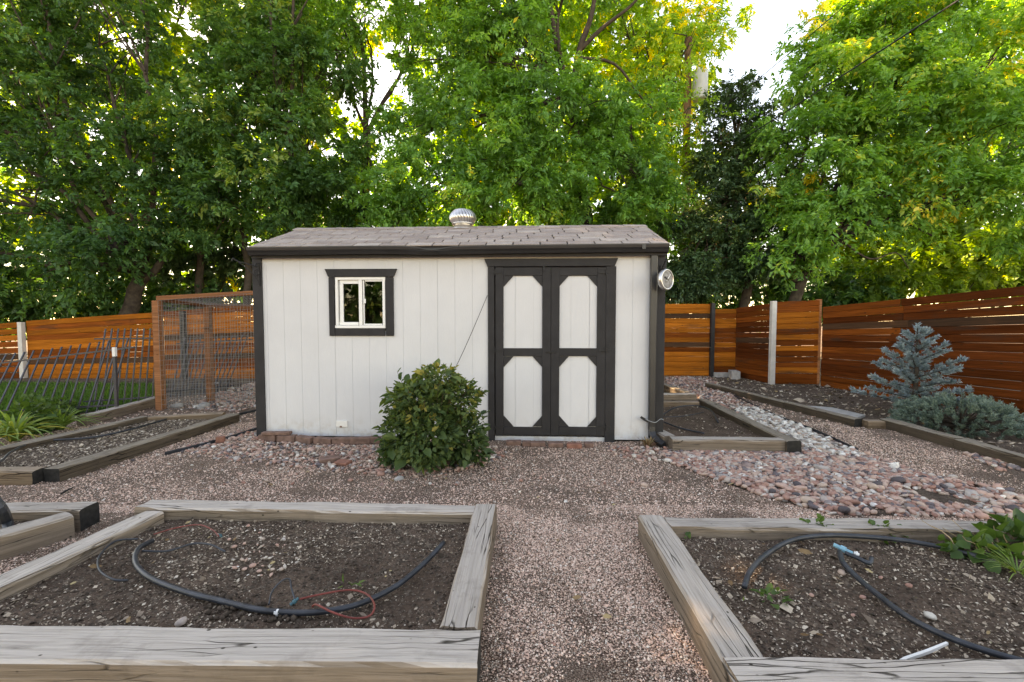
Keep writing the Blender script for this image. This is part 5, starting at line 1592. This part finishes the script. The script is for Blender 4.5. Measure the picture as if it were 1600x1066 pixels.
# shrub in front of the wall
sb = G(675, 728)
shr = empty('shrub', sb, 'rounded dark green leafy shrub in front of the white shed wall', 'shrub')
mb = MB()
for k in range(14):
    a = random.uniform(0, 6.28); e = Vector((math.cos(a) * .33, math.sin(a) * .33, random.uniform(.45, .8)))
    mb.tube(branch_path(Vector((math.cos(a) * .05, math.sin(a) * .05, 0)), e, .08, 5), list(np.linspace(.012, .004, 6)), 5)
def bush_leaves(c, r, n, L, Wd, mu, up=.35, inner=.45):
    u = unit(n)
    rad = rng.uniform(inner, 1, n) ** .45
    bump_ = np.array([1 + .38 * mnoise.noise(Vector((q[0] * 2.2, q[1] * 2.2, q[2] * 2.2)) + Vector(c) * 3) + .12 * mnoise.noise(Vector(q) * 6) for q in u])
    p = u * np.array(r) * (rad * bump_)[:, None] + np.array(c)
    d = u + rng.normal(0, .5, (n, 3)); d[:, 2] += up - .5
    nn = u * .6 + rng.normal(0, .45, (n, 3)); nn[:, 2] += .7
    m = p[:, 2] > .02
    return p[m], d[m], nn[m], (rng.normal(mu, .17, n) + (rng.uniform(size=n) > .985) * .5)[m]
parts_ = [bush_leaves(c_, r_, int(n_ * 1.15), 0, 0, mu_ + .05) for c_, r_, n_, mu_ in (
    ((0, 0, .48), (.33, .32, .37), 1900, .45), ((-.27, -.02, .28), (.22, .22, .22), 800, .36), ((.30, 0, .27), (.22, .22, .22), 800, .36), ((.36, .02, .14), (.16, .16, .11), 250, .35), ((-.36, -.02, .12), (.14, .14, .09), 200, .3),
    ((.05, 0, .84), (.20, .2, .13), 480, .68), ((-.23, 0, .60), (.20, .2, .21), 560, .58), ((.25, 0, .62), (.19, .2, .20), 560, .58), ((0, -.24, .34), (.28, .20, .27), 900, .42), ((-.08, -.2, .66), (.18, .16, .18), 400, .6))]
P, Dd, Nn, T = [np.concatenate([q[i] for q in parts_]) for i in range(4)]
s = .046 * rng.lognormal(0, .4, len(P))
LP, LD, LN = [], [], []
for k in range(26):   # stray shoots
    a = random.uniform(0, 6.28); z = random.uniform(.35, .85)
    o_ = Vector((math.cos(a) * .36, math.sin(a) * .36, z)); e = o_ + Vector((math.cos(a) * random.uniform(.10, .20), math.sin(a) * .15, random.uniform(0, .16)))
    mb.tube([o_ * .7, o_, e], [.003, .0025, .0015], 4)
    for j in range(7):
        t = random.uniform(.2, 1); LP.append(o_.lerp(e, t)[:]); LD.append(((e - o_).normalized() + Vector([random.gauss(0, .6) for _ in range(3)]))[:]); LN.append((random.gauss(0, .4), random.gauss(0, .4), 1))
P = np.concatenate([P, np.array(LP)]); Dd = np.concatenate([Dd, np.array(LD)]); Nn = np.concatenate([Nn, np.array(LN)])
s = np.concatenate([s, .052 * rng.lognormal(0, .2, len(LP))]); T = np.concatenate([T, rng.normal(.6, .2, len(LP))])
tag(obj('foliage', leaf_mesh('foliage', P, Dd, Nn, s, s * .6, np.clip(T, 0, 1), .2, True), M['leaf_shrub'], shr), kind='stuff')
obj('stems', mb, M['stem'], shr)

# blue spruce and dwarf spruce
def needles(shoots, L, per, nl, mat, name, parent, mu):
    P, Dd, Nn, T = [], [], [], []
    for (a, b, r) in shoots:
        a, b = np.array(a), np.array(b)
        d = b - a; ln = np.linalg.norm(d); d /= ln
        n = int(per * ln / .1)
        t = rng.uniform(0, 1, n)
        s = np.cross(d, unit(n)); s /= np.linalg.norm(s, axis=1)[:, None]
        P.append(a + d * (t * ln)[:, None]); Dd.append(s * .85 + d * .65); Nn.append(np.cross(s, d))
        T.append(np.clip(rng.normal(mu, .2, n) + rng.normal(0, .1) + .25 * (t - .5), 0, 1))
    P, Dd, Nn, T = map(np.concatenate, (P, Dd, Nn, T))
    sz = nl * rng.lognormal(0, .2, len(P))
    return obj(name, leaf_mesh(name, P, Dd, Nn, sz, sz * .24, T, .1), M[mat], parent)
spb = G(1428, 652)
spc = empty('blue_spruce', spb, 'young blue spruce with a pointed top in front of the right fence', 'spruce')
Hs = D(1428, 506, spb.y).z
stem = MB().tube([(0, 0, 0), (.01, 0, Hs * .5), (0, 0, Hs - .06)], [.04, .025, .008], 8)
shoots = [((0, 0, Hs - .20), (0, 0, Hs), .02)]
for k in range(38):
    t = (k + .5) / 38
    z = Hs * (.10 + .80 * t)
    a = k * 2.399 + random.uniform(-.2, .2)
    ln = (.66 * (1 - t) ** .8 + .10) * random.uniform(.75, 1.1)
    d = Vector((math.cos(a), math.sin(a), .18 + .5 * t)).normalized()
    o_ = Vector((0, 0, z)); e = o_ + d * ln
    stem.tube([o_, e], [.009, .004], 5)
    shoots.append((tuple(e - d * min(.13, ln * .6)), tuple(e), .02))
    m = max(1, int(ln / .11))
    for j in range(m):
        q = o_ + d * (ln * (j + .6) / m)
        for sg in (-1, 1):
            s_ = (d * .75 + Vector((-d.y, d.x, 0)) * sg * random.uniform(.5, .9) + Vector((0, 0, random.uniform(-.05, .3)))).normalized()
            shoots.append((tuple(q), tuple(q + s_ * random.uniform(.07, .13)), .02))
            if random.random() < .5:
                s2 = (s_ + Vector((0, 0, .6))).normalized(); shoots.append((tuple(q), tuple(q + s2 * random.uniform(.06, .10)), .02))
obj('stem', stem, M['bark'], spc)
needles(shoots, 0, 62, .036, 'leaf_spruce', 'needles', spc, .48)
dwb = G(1500, 672)
dws = empty('dwarf_spruce', dwb, 'low spreading blue green spruce mound in front of the tall blue spruce', 'spruce')
shoots = []
mb = MB()
for k in range(520):
    a = random.uniform(0, 6.28); e_ = math.asin(random.uniform(0.02, .98))
    u = Vector((math.cos(a) * math.cos(e_), math.sin(a) * math.cos(e_), math.sin(e_)))
    rr = 1 + .18 * mnoise.noise(u * 2.6)
    p = Vector((u.x * .80, u.y * .62, u.z * .42 + .03)) * rr * random.uniform(.8, 1)
    d = (Vector((u.x, u.y, u.z * .6 + .25)) + Vector([random.gauss(0, .25) for _ in range(3)])).normalized()
    shoots.append((tuple(p - d * .07), tuple(p + d * .03), .02))
    if k % 6 == 0: mb.tube([(0, 0, .05), p * .6 + Vector((0, 0, .03)), p], [.014, .008, .003], 4)
obj('stem', mb, M['bark'], dws)
needles(shoots, 0, 62, .030, 'leaf_dwarf', 'needles', dws, .45)

# lily clumps and leafy plants at the left
fan('daylily', 'leaf_blade', tuple(G(22, 690)), 80, .66, .62, .020, 'bright green daylily clump with some yellow blades at the left edge', 'plant', .42, 7, .2, 1.0)
fan('daylily', 'leaf_blade', tuple(G(95, 672)), 60, .52, .58, .018, 'arching daylily clump in front of the iron panel', 'plant', .42, 7, .1, .75)
fan('daylily', 'leaf_blade', tuple(G(-30, 705)), 50, .6, .55, .018, 'daylily clump cut by the left edge of the picture', 'plant', .42, 7, .2, 1.0)
def leafy(name, base, r, n, L, Wd, label, mat='leaf_weed', cat='plant', mu=.45, group=None):
    p, d, nn, T = bush_leaves((0, 0, r[2] * .6), r, n, 0, 0, mu, inner=.01)
    s = rng.lognormal(0, .25, len(p))
    o = obj(name, leaf_mesh(name, p, d, nn, L * s, Wd * s, np.clip(T, 0, 1), .15, True), M[mat], None, base)
    return tag(o, label, cat, group)
leafy('leafy_plant', tuple(G(52, 676)), (.24, .22, .26), 520, .07, .055, 'leafy green plant between the daylilies at the left')
leafy('leafy_plant', tuple(G(88, 652)), (.26, .2, .16), 500, .055, .045, 'low green ground plant behind the daylilies')
Sg = lambda x, y: tuple(G(x, y, SZ - .01))
leafy('strawberry_plant', Sg(1205, 942), (.06, .05, .035), 60, .030, .026, 'strawberry plant in the middle of the right foreground bed', mu=.55)
leafy('seedling', Sg(1162, 948), (.022, .022, .02), 12, .022, .014, 'tiny seedling left of the strawberry plant', mu=.75)
leafy('strawberry_plant', Sg(1075, 846), (.05, .04, .02), 26, .03, .024, 'small weed in the corner of the right foreground bed', mu=.5)
leafy('strawberry_plant', Sg(1280, 832), (.11, .05, .05), 60, .045, .04, 'leafy weed under the back timber of the right bed', mu=.5)
leafy('strawberry_plant', Sg(1380, 838), (.13, .05, .05), 60, .04, .034, 'spreading weed beside the hose at the back of the right bed', mu=.6)
leafy('vine', Sg(1530, 868), (.20, .10, .06), 80, .065, .055, 'broad leaved green vine spilling over the right foreground bed', mu=.45)
leafy('vine', Sg(1600, 856), (.20, .12, .085), 80, .068, .056, 'broad leaved vine at the right edge of the picture', mu=.35)
fan('grass_tuft', 'leaf_blade', Sg(1590, 895), 60, .16, .26, .004, 'tuft of thin green grass blades at the right edge', 'grass', .3, 5, .2, .8)
mb = MB()
for k in range(12):
    p0 = G(1500 + k * 9, 880 - random.uniform(0, 40), SZ); p1 = G(1440 + k * 16, 840 - random.uniform(0, 30), SZ + .10)
    mb.tube(branch_path(p0, p1, .12, 5), [.004, .0035, .003, .003, .002, .002], 5)
tag(obj('dry_stems', mb, M['dry']), 'tangle of dry tan vine stems over the vine leaves', 'stems')
leafy('seedling', Sg(545, 922), (.05, .03, .025), 18, .035, .02, 'pale green seedling inside the red tube loop', mu=.8)
leafy('seedling', Sg(566, 826), (.03, .02, .012), 14, .022, .014, 'small green seedling at the back of the left foreground bed', mu=.7)
leafy('seedling', Sg(740, 1000 - 60), (.03, .025, .02), 10, .02, .014, 'small weed beside the right timber of the left foreground bed', mu=.5)
for i, (x, y, w_) in enumerate(((940, 853, 'in the middle of the gravel path'), (830, 832, 'on the gravel near the left bed'), (788, 967, 'at the foot of the left bed timber'), (985, 1020, 'near the bottom of the gravel path'), (768, 1058, 'in the bottom left of the gravel path'))):
    leafy('seedling', tuple(G(x, y, .01)), (.02, .018, .012), 14, .016, .010, f'tiny green weed {w_}', mu=.7)

# lawn
n = 30000
gpoly = scatter(lawn_poly, 60000)
gpoly = gpoly[np.abs(gpoly[:, 0]) < gpoly[:, 1] * 1.25][:n]
n = len(gpoly)
gp3 = np.column_stack([gpoly, np.full(n, .012)])
gd = rng.normal(0, .35, (n, 3)); gd[:, 2] = 1
gl = .075 * rng.lognormal(0, .25, n)
tag(obj('grass', leaf_mesh('grass', gp3, gd, rng.normal(0, 1, (n, 3)), gl, gl * .12, np.clip(rng.normal(.45, .2, n), 0, 1), .1), M['grass']), kind='stuff')

# ------------------------------------------------------------------ utility pole and wires
YP = 14.9
pp = Dg(1068, YP)
pl = empty('utility_pole', pp, 'brown wooden utility pole with a grey transformer behind the trees', 'utility pole')
ptop = D(1068, 60, YP).z
obj('pole', MB().tube([(0, 0, 0), (0, 0, ptop)], [.14, .11], 12), M['pole'], pl)
tz0, tz1 = D(1088, 162, YP).z, D(1088, 118, YP).z
tx = D(1089, 140, YP).x - pp.x
tr = MB().lathe([(0, tz0), (.21, tz0), (.225, tz0 + .03), (.225, tz1 - .06), (.2, tz1), (0, tz1 + .04)], 20)
tr.xf(Matrix.Translation((tx, -.25, 0)))
tro = obj('transformer', tr.mesh('transformer', True), M['steel'], pl)
mb = MB().lathe([(.04, tz1), (.06, tz1 + .06), (.04, tz1 + .12), (.06, tz1 + .18), (.03, tz1 + .36)], 10).xf(Matrix.Translation((tx - .05, -.25, 0)))
obj('bushing', mb, M['white'], tro)
obj('bracket', MB().box(.0, tx, -.2, -.1, tz0 + .2, tz0 + .28), M['black'], pl)
def wire(a, b, sag, r, label):
    pts = [a.lerp(b, i / 24) - Vector((0, 0, sag * 4 * (i / 24) * (1 - i / 24))) for i in range(25)]
    tag(obj('power_line', MB().tube(pts, r, 6), M['black']), label, 'wire', 'overhead wires')
wire(D(1072, 272, YP), D(1760, -172, 5.0), .05, .013, 'thick black overhead wire crossing the right tree diagonally')
wire(D(1074, 214, YP), D(1480, -130, 7.5), .06, .010, 'thinner overhead wire crossing the blue sky gap right of the pole')
